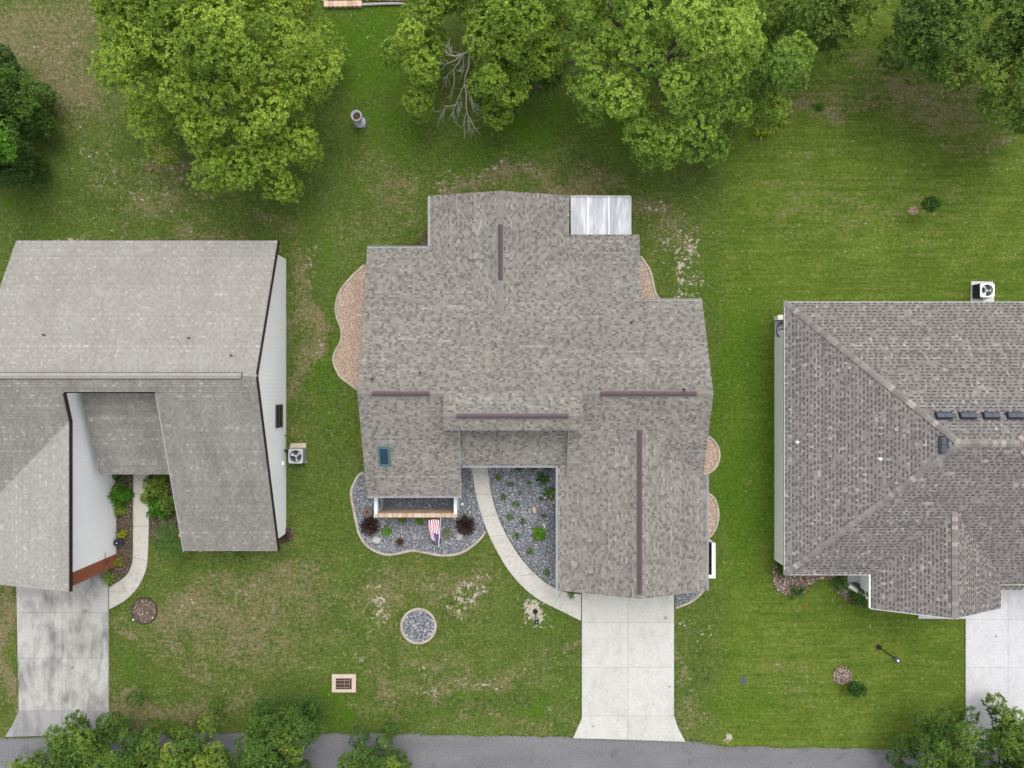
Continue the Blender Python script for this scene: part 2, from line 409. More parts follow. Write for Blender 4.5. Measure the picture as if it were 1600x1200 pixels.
# ------------------------------------------------------------------ polygon tools
def in_poly(P, poly):
    """P (n,2) inside polygon"""
    x, y = P[:, 0], P[:, 1]; ins = np.zeros(len(P), bool)
    n = len(poly)
    for i in range(n):
        x0, y0 = poly[i]; x1, y1 = poly[(i + 1) % n]
        if y0 == y1: continue
        c = ((y0 > y) != (y1 > y)) & (x < (x1 - x0) * (y - y0) / (y1 - y0) + x0)
        ins ^= c
    return ins
def dist_poly(P, poly):
    d = np.full(len(P), 1e9); n = len(poly)
    for i in range(n):
        a = np.array(poly[i]); b = np.array(poly[(i + 1) % n]); ab = b - a
        t = np.clip(((P - a) @ ab) / max(1e-9, ab @ ab), 0, 1)
        d = np.minimum(d, np.linalg.norm(P - (a + t[:, None] * ab), axis=1))
    return d
def clip(poly, a, b, c):
    """keep a*x+b*y+c >= 0"""
    out = []; n = len(poly)
    for i in range(n):
        p, q = poly[i], poly[(i + 1) % n]
        dp = a * p[0] + b * p[1] + c; dq = a * q[0] + b * q[1] + c
        if dp >= 0: out.append(p)
        if (dp >= 0) != (dq >= 0):
            t = dp / (dp - dq); out.append((p[0] + t * (q[0] - p[0]), p[1] + t * (q[1] - p[1])))
    return out
def clip_over(poly, p1, p2, over=True):
    """keep part where plane p1 is above p2 (over) or below"""
    s = 1 if over else -1
    return clip(poly, s * (p1[0] - p2[0]), s * (p1[1] - p2[1]), s * (p1[2] - p2[2]))
def pz(p):
    return lambda x, y: p[0] * x + p[1] * y + p[2]
def smooth_closed(pts, n=6):
    out = []; m = len(pts)
    for i in range(m):
        p0, p1, p2, p3 = (np.array(pts[(i + k - 1) % m]) for k in range(4))
        for t in np.linspace(0, 1, n, endpoint=False):
            out.append(tuple(0.5 * ((2*p1) + (-p0+p2)*t + (2*p0-5*p1+4*p2-p3)*t*t + (-p0+3*p1-3*p2+p3)*t**3)))
    return out
def smooth_open(pts, n=6):
    e = [pts[0]] + list(pts) + [pts[-1]]; out = []
    for i in range(len(pts) - 1):
        p0, p1, p2, p3 = (np.array(e[i + k], float) for k in range(4))
        for t in np.linspace(0, 1, n, endpoint=False):
            out.append(tuple(0.5 * ((2*p1) + (-p0+p2)*t + (2*p0-5*p1+4*p2-p3)*t*t + (-p0+3*p1-3*p2+p3)*t**3)))
    out.append(tuple(pts[-1])); return out

EXCL = []     # areas without grass blades

# ------------------------------------------------------------------ ground
def blob(X, Y, px, py, rx, ry):
    """soft patch at photo place px,py with radii in photo pixels"""
    cx, cy, _ = W(px, py); s = H / F
    d = ((X - cx) / (rx * s)) ** 2 + ((Y - cy) / (ry * s)) ** 2
    return np.exp(-d * 0.9)
DRY = [(60,60,130,90,.75),(110,130,110,60,.7),(250,330,150,60,.35),(290,260,60,40,.6),(170,250,60,40,.5),(250,300,60,35,.55),(470,480,28,110,.75),(500,560,14,50,.4),
       (470,590,14,60,.6),(600,290,70,45,.55),(640,265,40,30,.4),(760,280,110,22,.85),(880,285,120,20,.8),(850,245,110,22,.35),(1020,330,30,25,.6),
       (1040,360,40,45,.5),(1270,165,80,22,.8),(1450,165,90,35,.8),(1400,120,160,60,.45),(1560,215,60,25,.6),(420,920,130,55,.6),(330,980,120,55,.65),(420,1010,90,45,.4),
       (480,960,60,40,.3),(260,960,35,25,.7),(195,1000,18,22,.6),(590,925,60,35,.55),(700,925,75,45,.55),(640,900,90,20,.4),(600,1000,60,50,.3),(750,1060,140,25,.5),(830,1030,80,30,.35),
       (690,1050,80,30,.3),(590,1080,14,35,.75),(570,1110,12,20,.6),(780,1130,130,12,.5),(12,1030,22,110,.95),(10,970,20,40,.7),(190,1120,30,22,.9),(260,1105,110,18,.8),(380,1075,70,20,.35),
       (905,1000,5,40,.9),(1058,1020,7,60,.9),(1085,1120,40,35,.5),(1110,1145,25,12,.6),(300,1080,60,16,.4),(1230,1050,70,40,.25),(1240,1090,60,35,.25),(1330,320,140,70,.28),(1480,350,130,60,.22),
       (1240,290,90,60,.25),(1400,450,150,22,.22),(1290,1010,80,50,.15),(1230,960,25,20,.3),(420,330,60,20,.4),(330,385,100,12,.6),(690,380,40,30,.1),(650,350,25,30,.5),(560,340,50,40,.35)]
SAND = [(95,366,40,7,.62),(140,372,30,6,.5),(60,290,30,12,.25),(145,265,35,25,.34),(300,270,40,24,.30),(235,290,30,18,.30),(320,325,50,14,.22),(588,932,24,24,.50),(600,915,16,12,.4),
        (715,936,34,24,.48),(690,950,26,10,.40),(735,915,18,18,.30),(650,905,15,8,.33),(838,957,17,17,1.0),(830,950,14,10,.7),(856,968,10,8,.5),(742,1064,30,7,.58),(808,1052,12,7,.60),(668,1056,20,7,.40),(760,1068,12,6,.4),(745,1045,18,8,.3),
        (1062,405,36,55,.46),(1040,385,30,40,.36),(1080,415,24,34,.42),(1075,458,26,14,.55),(1040,462,25,8,.5),(1020,340,26,20,.30),(1030,310,18,12,.25),(268,960,16,8,.4),(330,935,26,16,.22),(360,930,50,25,.20),
        (1140,1155,8,9,.7),(1110,1135,16,18,.25),(45,100,40,25,.15),(100,90,60,40,.18),(750,270,70,14,.30),(850,290,80,12,.28),(900,325,40,10,.2),(480,500,14,50,.28),(490,430,15,50,.25),
        (1085,985,10,14,.35),(1062,950,12,8,.5),(330,255,20,14,.25),(580,1040,10,7,.4),(540,1046,26,6,.5),(900,1115,8,10,.3),(980,1150,0.1,0.1,0)]
LUSH = [(850,190,160,60,.75),(720,240,90,45,.65),(620,215,60,60,.75),(560,290,60,40,.4),(960,200,60,60,.7),(250,200,200,120,.3),(860,960,30,60,.4),(520,930,60,80,.3),(400,880,120,18,.4),(1090,700,20,200,.5),(80,330,60,30,.45),(480,350,40,30,.4),(575,70,75,120,.95),(560,190,40,60,.6),(530,250,25,60,.5),(515,420,14,60,.6),(510,580,12,120,.8),(540,660,14,80,.7),(530,790,30,80,.5),(700,285,25,25,.5),(650,330,25,30,.3),(1110,440,18,90,.7),(1130,380,14,60,.5),
        (1120,600,14,160,.9),(1165,560,45,120,.85),(1165,760,45,150,.85),(1160,900,50,60,.5),(1090,920,30,30,.5),(540,1115,35,30,.9),(700,1100,120,16,.5),(850,1105,60,20,.6),(200,1060,40,30,.6),(250,1080,70,20,.35),
        (430,1075,60,20,.5),(1150,1100,60,40,.65),(190,235,40,30,.5),(30,330,50,35,.5),(20,400,25,40,.4),(240,345,130,25,.35),(820,1000,50,60,.25),(950,170,90,40,.6),(1400,90,70,50,.4),(1370,150,20,35,.5),
        (1470,450,60,20,.5),(1250,325,25,12,.5),(560,870,40,30,.35),(820,880,40,50,.35),(980,265,80,30,.4),(1450,1060,60,40,.3)]
def ground_fields(X, Y):
    s = F / H; PX = X * s + 800
    X0 = X; wx = np.zeros_like(X); wy = np.zeros_like(X)
    for k, (fx_, fy_, ph, am) in enumerate(((.9,.5,.3,.55),(-.6,1.1,1.7,.5),(1.9,1.3,2.2,.30),(-2.3,1.7,.9,.26),(3.7,-2.9,4.0,.16),(2.6,4.4,5.1,.15),(6.3,5.2,.4,.09),(-5.8,7.1,2.7,.09))):
        wx = wx + am * np.sin(fx_ * X + fy_ * Y + ph); wy = wy + am * np.sin(fy_ * X - fx_ * Y + ph * 2.3 + 1)
    X = X + wx * .8; Y = Y + wy * .8
    dry = np.zeros_like(X); sand = np.zeros_like(X); lush = np.zeros_like(X)
    for p in DRY: dry = np.maximum(dry, p[4] * blob(X, Y, *p[:4])) + 0.25 * np.minimum(dry, p[4] * blob(X, Y, *p[:4]))
    for p in SAND: sand = np.maximum(sand, p[4] * (blob(X0 + wx * .15, Y + wy * -.65, *p[:4]) if p[4] > .65 else blob(X, Y, *p[:4])))
    for p in LUSH: lush = np.maximum(lush, p[4] * blob(X, Y, *p[:4]))
    mow = 1 / (1 + np.exp(-(PX + wx * 4 - 1128) / 6.0))
    return np.clip(dry, 0, 1), np.clip(sand, 0, 1), np.clip(lush, 0, 1), mow
fx = np.arange(-30, 30.01, 0.2); fy = np.arange(-24, 24.01, 0.2)
co = np.array([2, 6, 15, 40, 100, 250, 500, 900.0])
gx = np.concatenate((-30 - co[::-1], fx, 30 + co)); gy = np.concatenate((-24 - co[::-1], fy, 24 + co))
GX, GY = np.meshgrid(gx, gy)
nx, ny = len(gx), len(gy)
gv = np.stack([GX.ravel(), GY.ravel(), np.zeros(nx * ny)], 1)
ii = np.arange(nx * ny).reshape(ny, nx)
gq = np.stack([ii[:-1, :-1], ii[:-1, 1:], ii[1:, 1:], ii[1:, :-1]], -1).reshape(-1, 4)
gm = bpy.data.meshes.new('ground')
gm.vertices.add(len(gv)); gm.vertices.foreach_set('co', gv.astype(np.float32).ravel())
gm.loops.add(gq.size); gm.loops.foreach_set('vertex_index', gq.astype(np.int32).ravel())
gm.polygons.add(len(gq)); gm.polygons.foreach_set('loop_start', (np.arange(len(gq)) * 4).astype(np.int32))
gm.update(calc_edges=True)
for nm, arr in zip(('dry', 'sand', 'lush', 'mow'), ground_fields(gv[:, 0], gv[:, 1])):
    gm.attributes.new(nm, 'FLOAT', 'POINT').data.foreach_set('value', arr.astype(np.float32))

def kst(st): return [(p, kk(c)) for p, c in st]
def mat_grass():
    m, nt, b, _ = new_mat('patchy_lawn_grass')
    dry, sand, lush, mow = (attr(nt, k) for k in ('dry', 'sand', 'lush', 'mow'))
    fine = noise(nt, 8, 5, 0.8); med = noise(nt, 2.3, 6, 0.7); big = noise(nt, 0.45, 4, 0.6); grit = noise(nt, 30, 3, 0.8)
    streak = noise(nt, 1.5, 5, 0.7, stretched(nt, 0.16, 2.6))
    # worn mixed lawn
    clump = noise(nt, 5.0, 4, 0.7)
    tex = math_(nt, 'ADD', math_(nt, 'MULTIPLY', fine, 0.55), math_(nt, 'MULTIPLY', clump, 0.45))
    g1 = ramp(nt, tex, kst([(0.34, (0.038, 0.072, 0.010)), (0.5, (0.090, 0.131, 0.025)), (0.64, (0.178, 0.196, 0.064))]))
    g2 = ramp(nt, tex, kst([(0.34, (0.051, 0.090, 0.009)), (0.5, (0.101, 0.157, 0.020)), (0.64, (0.180, 0.218, 0.045))]))
    lu = ramp(nt, tex, kst([(0.34, (0.030, 0.074, 0.006)), (0.5, (0.074, 0.150, 0.010)), (0.64, (0.120, 0.200, 0.022))]))
    dr = ramp(nt, tex, kst([(0.34, (0.110, 0.092, 0.040)), (0.5, (0.205, 0.172, 0.090)), (0.64, (0.330, 0.270, 0.165))]))
    sa = ramp(nt, grit, kst([(0.3, (0.40, 0.335, 0.265)), (0.7, (0.60, 0.53, 0.45))]))
    base = mix(nt, mow, g1, g2)
    mott = noise(nt, 1.0, 6, 0.72)
    vary = math_(nt, 'ADD', math_(nt, 'MULTIPLY', mott, 0.6), math_(nt, 'MULTIPLY', big, 0.4))
    base = mix(nt, 1.0, base, ramp(nt, vary, [(0.38, (0.84, 0.92, 0.76)), (0.5, (1.05, 1.05, 1.0)), (0.62, (1.42, 1.28, 1.35))]), 'MULTIPLY')
    mowb = mix(nt, 1.0, base, ramp(nt, streak, [(0.40, (0.84, 0.88, 0.80)), (0.60, (1.16, 1.10, 1.15))]), 'MULTIPLY')
    base = mix(nt, mow, base, mowb)
    lf = math_(nt, 'ADD', lush, math_(nt, 'MULTIPLY', math_(nt, 'SUBTRACT', vary, 0.5), 3.6))
    c = mix(nt, sstep(nt, lf, 0.15, 1.0), base, lu)
    dn = math_(nt, 'ADD', math_(nt, 'MULTIPLY', math_(nt, 'ADD', med, mott), 0.35), math_(nt, 'MULTIPLY', tex, 0.5))
    db = math_(nt, 'ADD', math_(nt, 'MULTIPLY', dry, 0.85), math_(nt, 'MULTIPLY', math_(nt, 'SUBTRACT', 1.0, mow), math_(nt, 'SUBTRACT', 0.09, math_(nt, 'MULTIPLY', lush, 0.4))))
    df = math_(nt, 'ADD', db, math_(nt, 'MULTIPLY', math_(nt, 'SUBTRACT', dn, 0.6), 3.6))
    df = math_(nt, 'ADD', df, math_(nt, 'MULTIPLY', mow, math_(nt, 'MULTIPLY', math_(nt, 'SUBTRACT', streak, 0.49), 1.4)))
    c = mix(nt, math_(nt, 'MULTIPLY', sstep(nt, df, 0.20, 0.80), 0.88), c, dr)
    sn = math_(nt, 'ADD', math_(nt, 'MULTIPLY', med, 0.5), math_(nt, 'MULTIPLY', tex, 0.8))
    sf = math_(nt, 'ADD', sand, math_(nt, 'MULTIPLY', math_(nt, 'SUBTRACT', sn, 0.65), 4.2))
    c = mix(nt, sstep(nt, sf, 0.46, 0.66), c, sa)
    c = mix(nt, 1.0, c, ramp(nt, grit, [(0.35, (0.64,) * 3), (0.65, (1.34,) * 3)]), 'MULTIPLY')
    nt.links.new(c, b.inputs['Base Color'])
    b.inputs['Roughness'].default_value = 0.95; b.inputs['Specular IOR Level'].default_value = 0.1
    hsum = math_(nt, 'ADD', fine, grit)
    bump(nt, b, hsum, 0.8, 0.05)
    return m
M['grass'] = mat_grass()
gm.materials.append(M['grass'])
ground = bpy.data.objects.new('ground', gm); COL.objects.link(ground); ground['kind'] = 'structure'

# ------------------------------------------------------------------ road and drives
road_top = [(-400,1160),(0,1153),(250,1146.5),(560,1146),(895,1152),(1075,1157.5),(1138,1165.5),(1410,1171),(1600,1175),(2100,1186)]
rt = W2(road_top)
rb = [(x, y - 6.4) for x, y in rt]
mb = MB()
rt_f = smooth_open(rt, 30)
# slightly ragged asphalt edge
rt_r = [(x, y + random.uniform(-0.05, 0.05)) for x, y in rt_f]
rb_f = [(x, y - 6.4) for x, y in rt_f]
for i in range(len(rt_r) - 1):
    a, b_, c_, d_ = rt_r[i], rt_r[i+1], rb_f[i+1], rb_f[i]
    mb.add([(d_[0],d_[1],0.012),(c_[0],c_[1],0.012),(b_[0],b_[1],0.012),(a[0],a[1],0.012)], [(0,1,2,3)])
road = mb.build('road', M['asphalt'], kind='structure')
EXCL.append(rt_r + rb_f[::-1])

def paved(name, outline_px, slabs_px, mat, top=0.05, gap=0.004, mats=None):
    base = MB().prism(W2(outline_px), -0.05, 0.022).build(name, M['joint'], kind='structure')
    EXCL.append(W2(outline_px))
    for i, s in enumerate(slabs_px):
        P = np.array(W2(s)); c = P.mean(0)
        P = c + (P - c) * (1 - gap * 2 / max(0.3, np.linalg.norm(P - c, axis=1).mean()))
        MB().prism([tuple(p) for p in P], 0.0, top + random.uniform(-0.004, 0.004)).build('slab', mats[i] if mats else mat, base)
    return base

# main drive
sl = []
for y0, y1 in ((922, 972), (972, 1042), (1042, 1118)):
    for xa, xb in ((909, 981), (981, 1053)):
        sl.append([(xa, y0), (xb, y0), (xb, y1), (xa, y1)])
sl.append([(909,1118),(981,1118),(981,1155),(895,1153),(903,1135),(909,1124)])
sl.append([(981,1118),(1053.5,1118),(1059,1136),(1071,1158.5),(981,1155)])
paved('driveway', [(909,922),(1053,922),(1053,1118),(1059,1136),(1071,1159),(895,1153),(903,1135),(909,1120)], sl, M['concrete_main'])
# right drive
sl = []
for y0, y1 in ((905, 967), (967, 1042), (1042, 1118)):
    for xa, xb in ((1508, 1574), (1574, 1640), (1640, 1700)):
        sl.append([(xa, y0), (xb, y0), (xb, y1), (xa, y1)])
sl.append([(1508,1118),(1604,1118),(1604,1176),(1490,1174),(1500,1148)])
sl.append([(1604,1118),(1700,1118),(1720,1178),(1604,1176)])
sl.append([(1434,945),(1508,945),(1508,966.5),(1434,966.5)])
paved('driveway', [(1508,905),(1700,905),(1700,1118),(1720,1178),(1490,1174),(1500,1148),(1508,1118),(1508,966.5),(1434,966.5),(1434,945),(1508,945)], sl, M['concrete_right'])
# left drive
sl = []
for y0, y1 in ((880, 957), (957, 1028), (1028, 1110)):
    for xa, xb in ((26, 98), (98, 170)):
        sl.append([(xa + (y0-900)*0.02 if xa == 26 else xa, y0), (xb, y0), (xb, y1), (xa + (y1-900)*0.02 if xa == 26 else xa, y1)])
ms = [M['concrete_left']] * 6 + [M['concrete_apron']] * 2
sl.append([(30,1110),(98,1110),(98,1148),(8,1151),(20,1132),(27,1118)])
sl.append([(98,1110),(171,1110),(178,1128),(192,1147),(98,1148)])
paved('driveway', [(26,880),(170,880),(171,1110),(178,1128),(192,1147),(8,1151),(20,1132),(30,1110)], sl, M['concrete_left'], mats=ms)

def walk(left, right, cuts, mat):
    L = smooth_open(left, 10); R = smooth_open(right, 10)
    n = len(L) - 1
    idx = [int(round(c * n)) for c in cuts]
    slabs = [L[a:b+1] + R[a:b+1][::-1] for a, b in zip(idx[:-1], idx[1:])]
    return L + R[::-1], slabs
ol, sl = walk([(732,715),(734,727),(738.5,742),(744,776),(755.5,815),(769.5,848),(790.5,885),(815,915),(843,937.5),(878,955),(908,970)],
              [(761,715),(762,727),(763.5,742),(769,776),(780,811),(797.5,846.5),(822,881.5),(850,908),(869,919),(884,925),(908,928.5)],
              [0,.18,.29,.38,.47,.56,.65,.74,.86,1.0], None)
paved('walkway', ol, sl, M['concrete_walk'], 0.045)
ol, sl = walk([(209,700),(209,745),(208.5,790),(208.5,830),(208,870),(204,888),(196,900),(184,909),(171,917)],
              [(233,700),(233,745),(233,790),(233,830),(231,876),(226,898),(214,920),(196,938),(171,952)],
              [0,.2,.35,.5,.64,.82,1.0], None)
paved('walkway', ol, sl, M['concrete_walk'], 0.045)

# ------------------------------------------------------------------ shingled roofs
def shingles(mb, poly, p, expo=0.14, wlo=0.11, whi=0.21, thick=0.014, overlay=0.0, tones=None, lift=0.0, drift=0.05):
    """courses of tabs, each a raised sliver with a butt edge, on plane z=p0 x+p1 y+p2 over convex xy poly"""
    a, b, c = p; s = math.hypot(a, b); k = math.sqrt(1 + s * s)
    vd = np.array([a, b]) / s; ud = np.array([vd[1], -vd[0]])
    nrm = np.array([-a, -b, 1]) / k
    P = np.array(poly); U = P @ ud; Vv = (P @ vd) * k
    uv = [tuple(q) for q in np.stack([U, Vv], 1)]
    area = sum(uv[i][0]*uv[(i+1)%len(uv)][1]-uv[(i+1)%len(uv)][0]*uv[i][1] for i in range(len(uv)))
    if area < 0: uv = uv[::-1]
    hp = []
    for i in range(len(uv)):
        (x0, y0), (x1, y1) = uv[i], uv[(i + 1) % len(uv)]
        L = math.hypot(x1 - x0, y1 - y0)
        if L < 1e-6: continue
        A, B = -(y1 - y0) / L, (x1 - x0) / L
        hp.append((A, B, -(A * x0 + B * y0)))
    HP = np.array(hp)
    def world(u, v, off):
        x = u[..., None] * ud + (v / k)[..., None] * vd
        z = a * x[..., 0] + b * x[..., 1] + c
        return np.concatenate([x, z[..., None]], -1) + nrm * off[..., None]
    vmin, vmax = Vv.min(), Vv.max()
    rects = []; tn = []; ov = []; crs = []
    v0 = math.floor(vmin / expo) * expo if False else vmin
    while v0 < vmax:
        v1 = min(v0 + expo, vmax)
        strip = clip(clip(uv, 0, 1, -v0), 0, -1, v1)
        if len(strip) >= 3:
            us = [q[0] for q in strip]; u = min(us) - random.uniform(0, whi); end = max(us)
            j = random.randint(0, 1)
            cd = random.gauss(0, drift)
            while u < end:
                crs.append(cd)
                if overlay: w = random.uniform(0.08, 0.17) if j % 2 else random.uniform(0.10, 0.22)
                else: w = random.uniform(wlo, whi)
                rects.append((u, u + w, v0, v0 + expo)); ov.append(j % 2 == 0)
                u += w; j += 1
        v0 += expo
    R = np.array(rects); n = len(R)
    T = tones(n) if tones else rng.random(n)
    twin = np.zeros(n, bool); twin[1:] = (T[1:] < .3) & (T[:-1] < .3); T = np.where(twin, .4 + .35 * rng.random(n), T)
    T = np.clip(T + np.array(crs), 0, 1)
    D = rng.random(n) * 0.006
    # jittered butt line, so courses are not ruler straight
    R[:, 2] -= rng.random(n) * 0.006
    def emit(R, T, D, v_scale):
        C = np.stack([np.stack([R[:,0],R[:,2]],1), np.stack([R[:,1],R[:,2]],1), np.stack([R[:,1],R[:,3]],1), np.stack([R[:,0],R[:,3]],1)], 1)
        dist = C @ HP[:, :2].T + HP[:, 2]
        inside = (dist >= -1e-6).all((1, 2)); outside = (dist < 0).all(1).any(1)
        Cu = C[inside]; off = np.zeros(Cu.shape[:2]); d = D[inside]
        off[:, 0] = off[:, 1] = (thick + d + lift)[:, None].T if False else 0
        off[:, 0] = thick + d + lift; off[:, 1] = thick + d + lift; off[:, 2] = 0.003 + lift; off[:, 3] = 0.003 + lift
        top = world(Cu[..., 0], Cu[..., 1], off)
        # winding: make normals point up
        q = top[:, ::-1] if len(top) and np.cross(top[0,1]-top[0,0], top[0,2]-top[0,0])[2] < 0 else top
        mb.quads(q, T[inside])
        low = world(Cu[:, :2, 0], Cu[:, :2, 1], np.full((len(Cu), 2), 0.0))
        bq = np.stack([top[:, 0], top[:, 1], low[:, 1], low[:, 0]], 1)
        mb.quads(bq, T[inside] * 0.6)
        for i in np.nonzero(~inside & ~outside)[0]:
            pl = [tuple(x) for x in C[i]]
            for A, B, Cc in hp:
                pl = clip(pl, A, B, Cc)
                if len(pl) < 3: break
            if len(pl) < 3: continue
            pl = np.array(pl)
            o = 0.003 + lift + (thick + D[i]) * (1 - (pl[:, 1] - R[i, 2]) / (R[i, 3] - R[i, 2]))
            w = world(pl[:, 0], pl[:, 1], o)
            fc = tuple(range(len(w)))
            if np.cross(w[1]-w[0], w[2]-w[0])[2] < 0: fc = fc[::-1]
            mb.add(w, [fc], float(T[i]))
    emit(R, T, D, 1)
    if overlay:
        o = np.array(ov) & (rng.random(n) < .86); R2 = R[o].copy(); R2[:, 3] = R2[:, 2] + expo * overlay
        lift += 0.012
        emit(R2, rng.random(len(R2)) * 0.22, D[o], 1)

def roof_plane(parent_roof, mb_sh, mb_deck, poly, p, th=0.16, **kw):
    z = pz(p)
    mb_deck.prism(poly, lambda x, y: z(x, y) - th, lambda x, y: z(x, y) - 0.004)
    shingles(mb_sh, poly, p, **kw)

def wall_run(mb, pts, zf, z0=-0.1):
    for a, b in zip(pts[:-1], pts[1:]):
        n = max(1, int(math.dist(a, b) / 0.5))
        for i in range(n):
            p = [a[k] + (b[k] - a[k]) * i / n for k in (0, 1)]; q = [a[k] + (b[k] - a[k]) * (i + 1) / n for k in (0, 1)]
            mb.add([(p[0],p[1],z0),(q[0],q[1],z0),(q[0],q[1],zf(*q)),(p[0],p[1],zf(*p))], [(0,1,2,3)])

def bar(mb, a, b, w, h, tone=0.5, lift=0.0):
    """box bar along a->b: width w horizontally, height h"""
    a = Vector(a); b = Vector(b); d = (b - a).normalized()
    s = d.cross(Vector((0, 0, 1)))
    if s.length < 1e-4: s = Vector((1, 0, 0))
    s = s.normalized() * w / 2; u = s.cross(d).normalized()
    if u.z < 0: u = -u
    v = []
    for p in (a, b):
        for q in (-s, s):
            for k in (lift, lift + h):
                v.append(tuple(p + q + u * k))
    return mb.add(v, [(0,1,3,2),(4,6,7,5),(0,4,5,1),(2,3,7,6),(1,5,7,3),(0,2,6,4)], tone)

def gutter(parent, a, b, side):
    """open K gutter from a to b; side = outward unit xy"""
    m = MB(); a = Vector(a); b = Vector(b); o = Vector((side[0], side[1], 0))
    pr = [(0.0, 0.0), (0.0, -0.11), (0.08, -0.11), (0.105, 0.0), (0.09, 0.0), (0.08, -0.09), (0.015, -0.09), (0.015, 0.0)]
    v = [tuple(p + o * x + Vector((0, 0, z))) for p in (a, b) for x, z in pr]
    n = len(pr)
    fs = [(i, (i+1) % n, n + (i+1) % n, n + i) for i in range(n)] + [tuple(range(n)), tuple(range(2*n-1, n-1, -1))]
    m.add(v, fs)
    return m.build('gutter', M['gutter'], parent)

def tone_main(n):
    t = rng.random(n)
    return np.where(rng.random(n) < 0.25, .06 + t * 0.24, 0.38 + t * 0.60)
def tone_left(n):
    t = rng.random(n)
    return np.where(rng.random(n) < 0.86, t * 0.72, 0.70 + t * 0.25)
def tone_right(n):
    return np.clip(0.62 + rng.normal(0, 0.15, n), 0.35, 1)

# =================================================================== MAIN HOUSE
house = thing('house', 'grey brown shingled house in the middle with flag and grey gravel beds in front', 'house', (1.0, 0.0, 0.0))
YR, HR = -0.447, 4.7
PS = (0, 0.43, HR - 0.43 * YR)                       # south slope
PN5 = (0, -0.43, HR + 0.43 * YR)                     # upper north slope
YB = 1.68; ZB = HR - 0.43 * (YB - YR)
PN3 = (0, -0.25, ZB + 0.25 * YB)                     # shallow north slope
XGW = -0.56
PGW = (0.25, 0, 3.38 + 0.25 * -XGW); PGE = (-0.25, 0, 3.38 + 0.25 * XGW)
YRB = -1.475; ZRB = PN5[1] * YRB + PN5[2]
PRS = (0, 0.43, ZRB - 0.43 * YRB)
XGR, ZGR = 6.05, 4.1
PGAW = (0.38, 0, ZGR - 0.38 * XGR); PGAE = (-0.38, 0, ZGR + 0.38 * XGR)
PEN = (0, 0.43, 2.6 + 0.43 * 4.03)                   # entry roof
roof_sh, roof_dk = MB(), MB()
KW = dict(expo=0.104, wlo=0.10, whi=0.20, thick=0.020, tones=tone_main, drift=.06)
XW, XE = -7.2, 9.38
parts = []
parts.append(([(XW, YR), (XE, YR), (XE, YB), (XW, YB)], PN5))
parts.append(([(6.35, YB), (XE, YB), (XE, 4.1), (6.35, 4.1)], PN5))
# shallow north slope, minus the gable (split so that every piece stays convex)
w_part = clip_over([(XW, YB), (XGW, YB), (XGW, 6.75), (XW, 6.75)], PN3, PGW)
parts.append((w_part, PN3))
parts.append(([(2.83, YB), (6.35, YB), (6.35, 7.45), (2.83, 7.45)], PN3))
parts.append((clip_over([(XGW, YB), (2.83, YB), (2.83, 7.45), (XGW, 7.45)], PN3, PGE), PN3))
gw = clip_over([(-4.07, 3.0), (XGW, 3.0), (XGW, 9.36), (-4.07, 9.36)], PGW, PN3)
parts.append((gw, PGW))
ge = clip_over([(XGW, 3.0), (2.83, 3.0), (2.83, 9.36), (XGW, 9.36)], PGE, PN3)
parts.append((ge, PGE))
# south slope: west wing, hidden strip under the raised part, east wing
parts.append(([(XW, -5.54), (-2.52, -5.54), (-2.52, YR), (XW, YR)], PS))
parts.append(([(-2.52, -1.9), (2.7, -1.9), (2.7, YR), (-2.52, YR)], PS))
ea = [(2.7, -6.2), (XGR, -6.2), (XGR, YR), (2.7, YR)]
parts.append((clip_over(ea, PS, PGAW), PS))
eb = [(XGR, -6.2), (XE, -6.2), (XE, YR), (XGR, YR)]
parts.append((clip_over(eb, PS, PGAE), PS))
# garage gable
parts.append((clip_over([(2.7, -10.2), (XGR, -10.2), (XGR, -1.0), (2.7, -1.0)], PGAW, PS), PGAW))
parts.append(([(2.28, -10.2), (2.7, -10.2), (2.7, -4.0), (2.28, -4.0)], PGAW))
parts.append((clip_over([(XGR, -10.2), (XE, -10.2), (XE, -1.0), (XGR, -1.0)], PGAE, PS), PGAE))
parts.append(([(XE, -10.2), (9.60, -10.2), (9.60, -4.45), (XE, -4.45)], PGAE))
# raised centre: its north slope carries the upper north slope on, its short south slope turns down
parts.append(([(-3.18, YRB), (3.29, YRB), (3.29, YR), (-3.18, YR)], PN5))
parts.append(([(-3.18, -2.14), (3.29, -2.14), (3.29, YRB), (-3.18, YRB)], PRS))
# entry roof
parts.append(([(-2.52, -4.03), (2.7, -4.03), (2.7, -1.95), (-2.52, -1.95)], PEN))
for poly, p in parts:
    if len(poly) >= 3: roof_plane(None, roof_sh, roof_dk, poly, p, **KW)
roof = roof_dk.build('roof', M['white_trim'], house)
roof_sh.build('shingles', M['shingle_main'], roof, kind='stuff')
# plain cap strips where no vent covers the ridge
capm = MB()
def cap_run(mb, a, b, pa, pb, step=0.2, half=0.15):
    """folded cap shingles along ridge a->b, wings lying on planes pa and pb"""
    a = np.array(a); b = np.array(b); L = np.linalg.norm(b - a); d = (b - a) / L
    side = np.array([d[1], -d[0]]); n = int(L / step)
    for i in range(n):
        s0 = a + d * (i * step); s1 = a + d * ((i + 1) * step + 0.04)
        vs = []
        for sgn in (-1, 1):
            for q, lf in ((s0, 0.034), (s1, 0.024)):
                o = q + side * half * sgn
                plane = pa if pz(pa)(*(o)) < pz(pb)(*(o)) else pb
                vs.append((*o, plane[0]*o[0]+plane[1]*o[1]+plane[2] + lf))
        m0 = (*s0, min(pz(pa)(*s0), pz(pb)(*s0)) + 0.042); m1 = (*s1, min(pz(pa)(*s1), pz(pb)(*s1)) + 0.032)
        mb.add(vs + [m0, m1], [(0,4,5,1), (4,2,3,5), (0,2,4)], 0.45 + 0.3 * random.random())
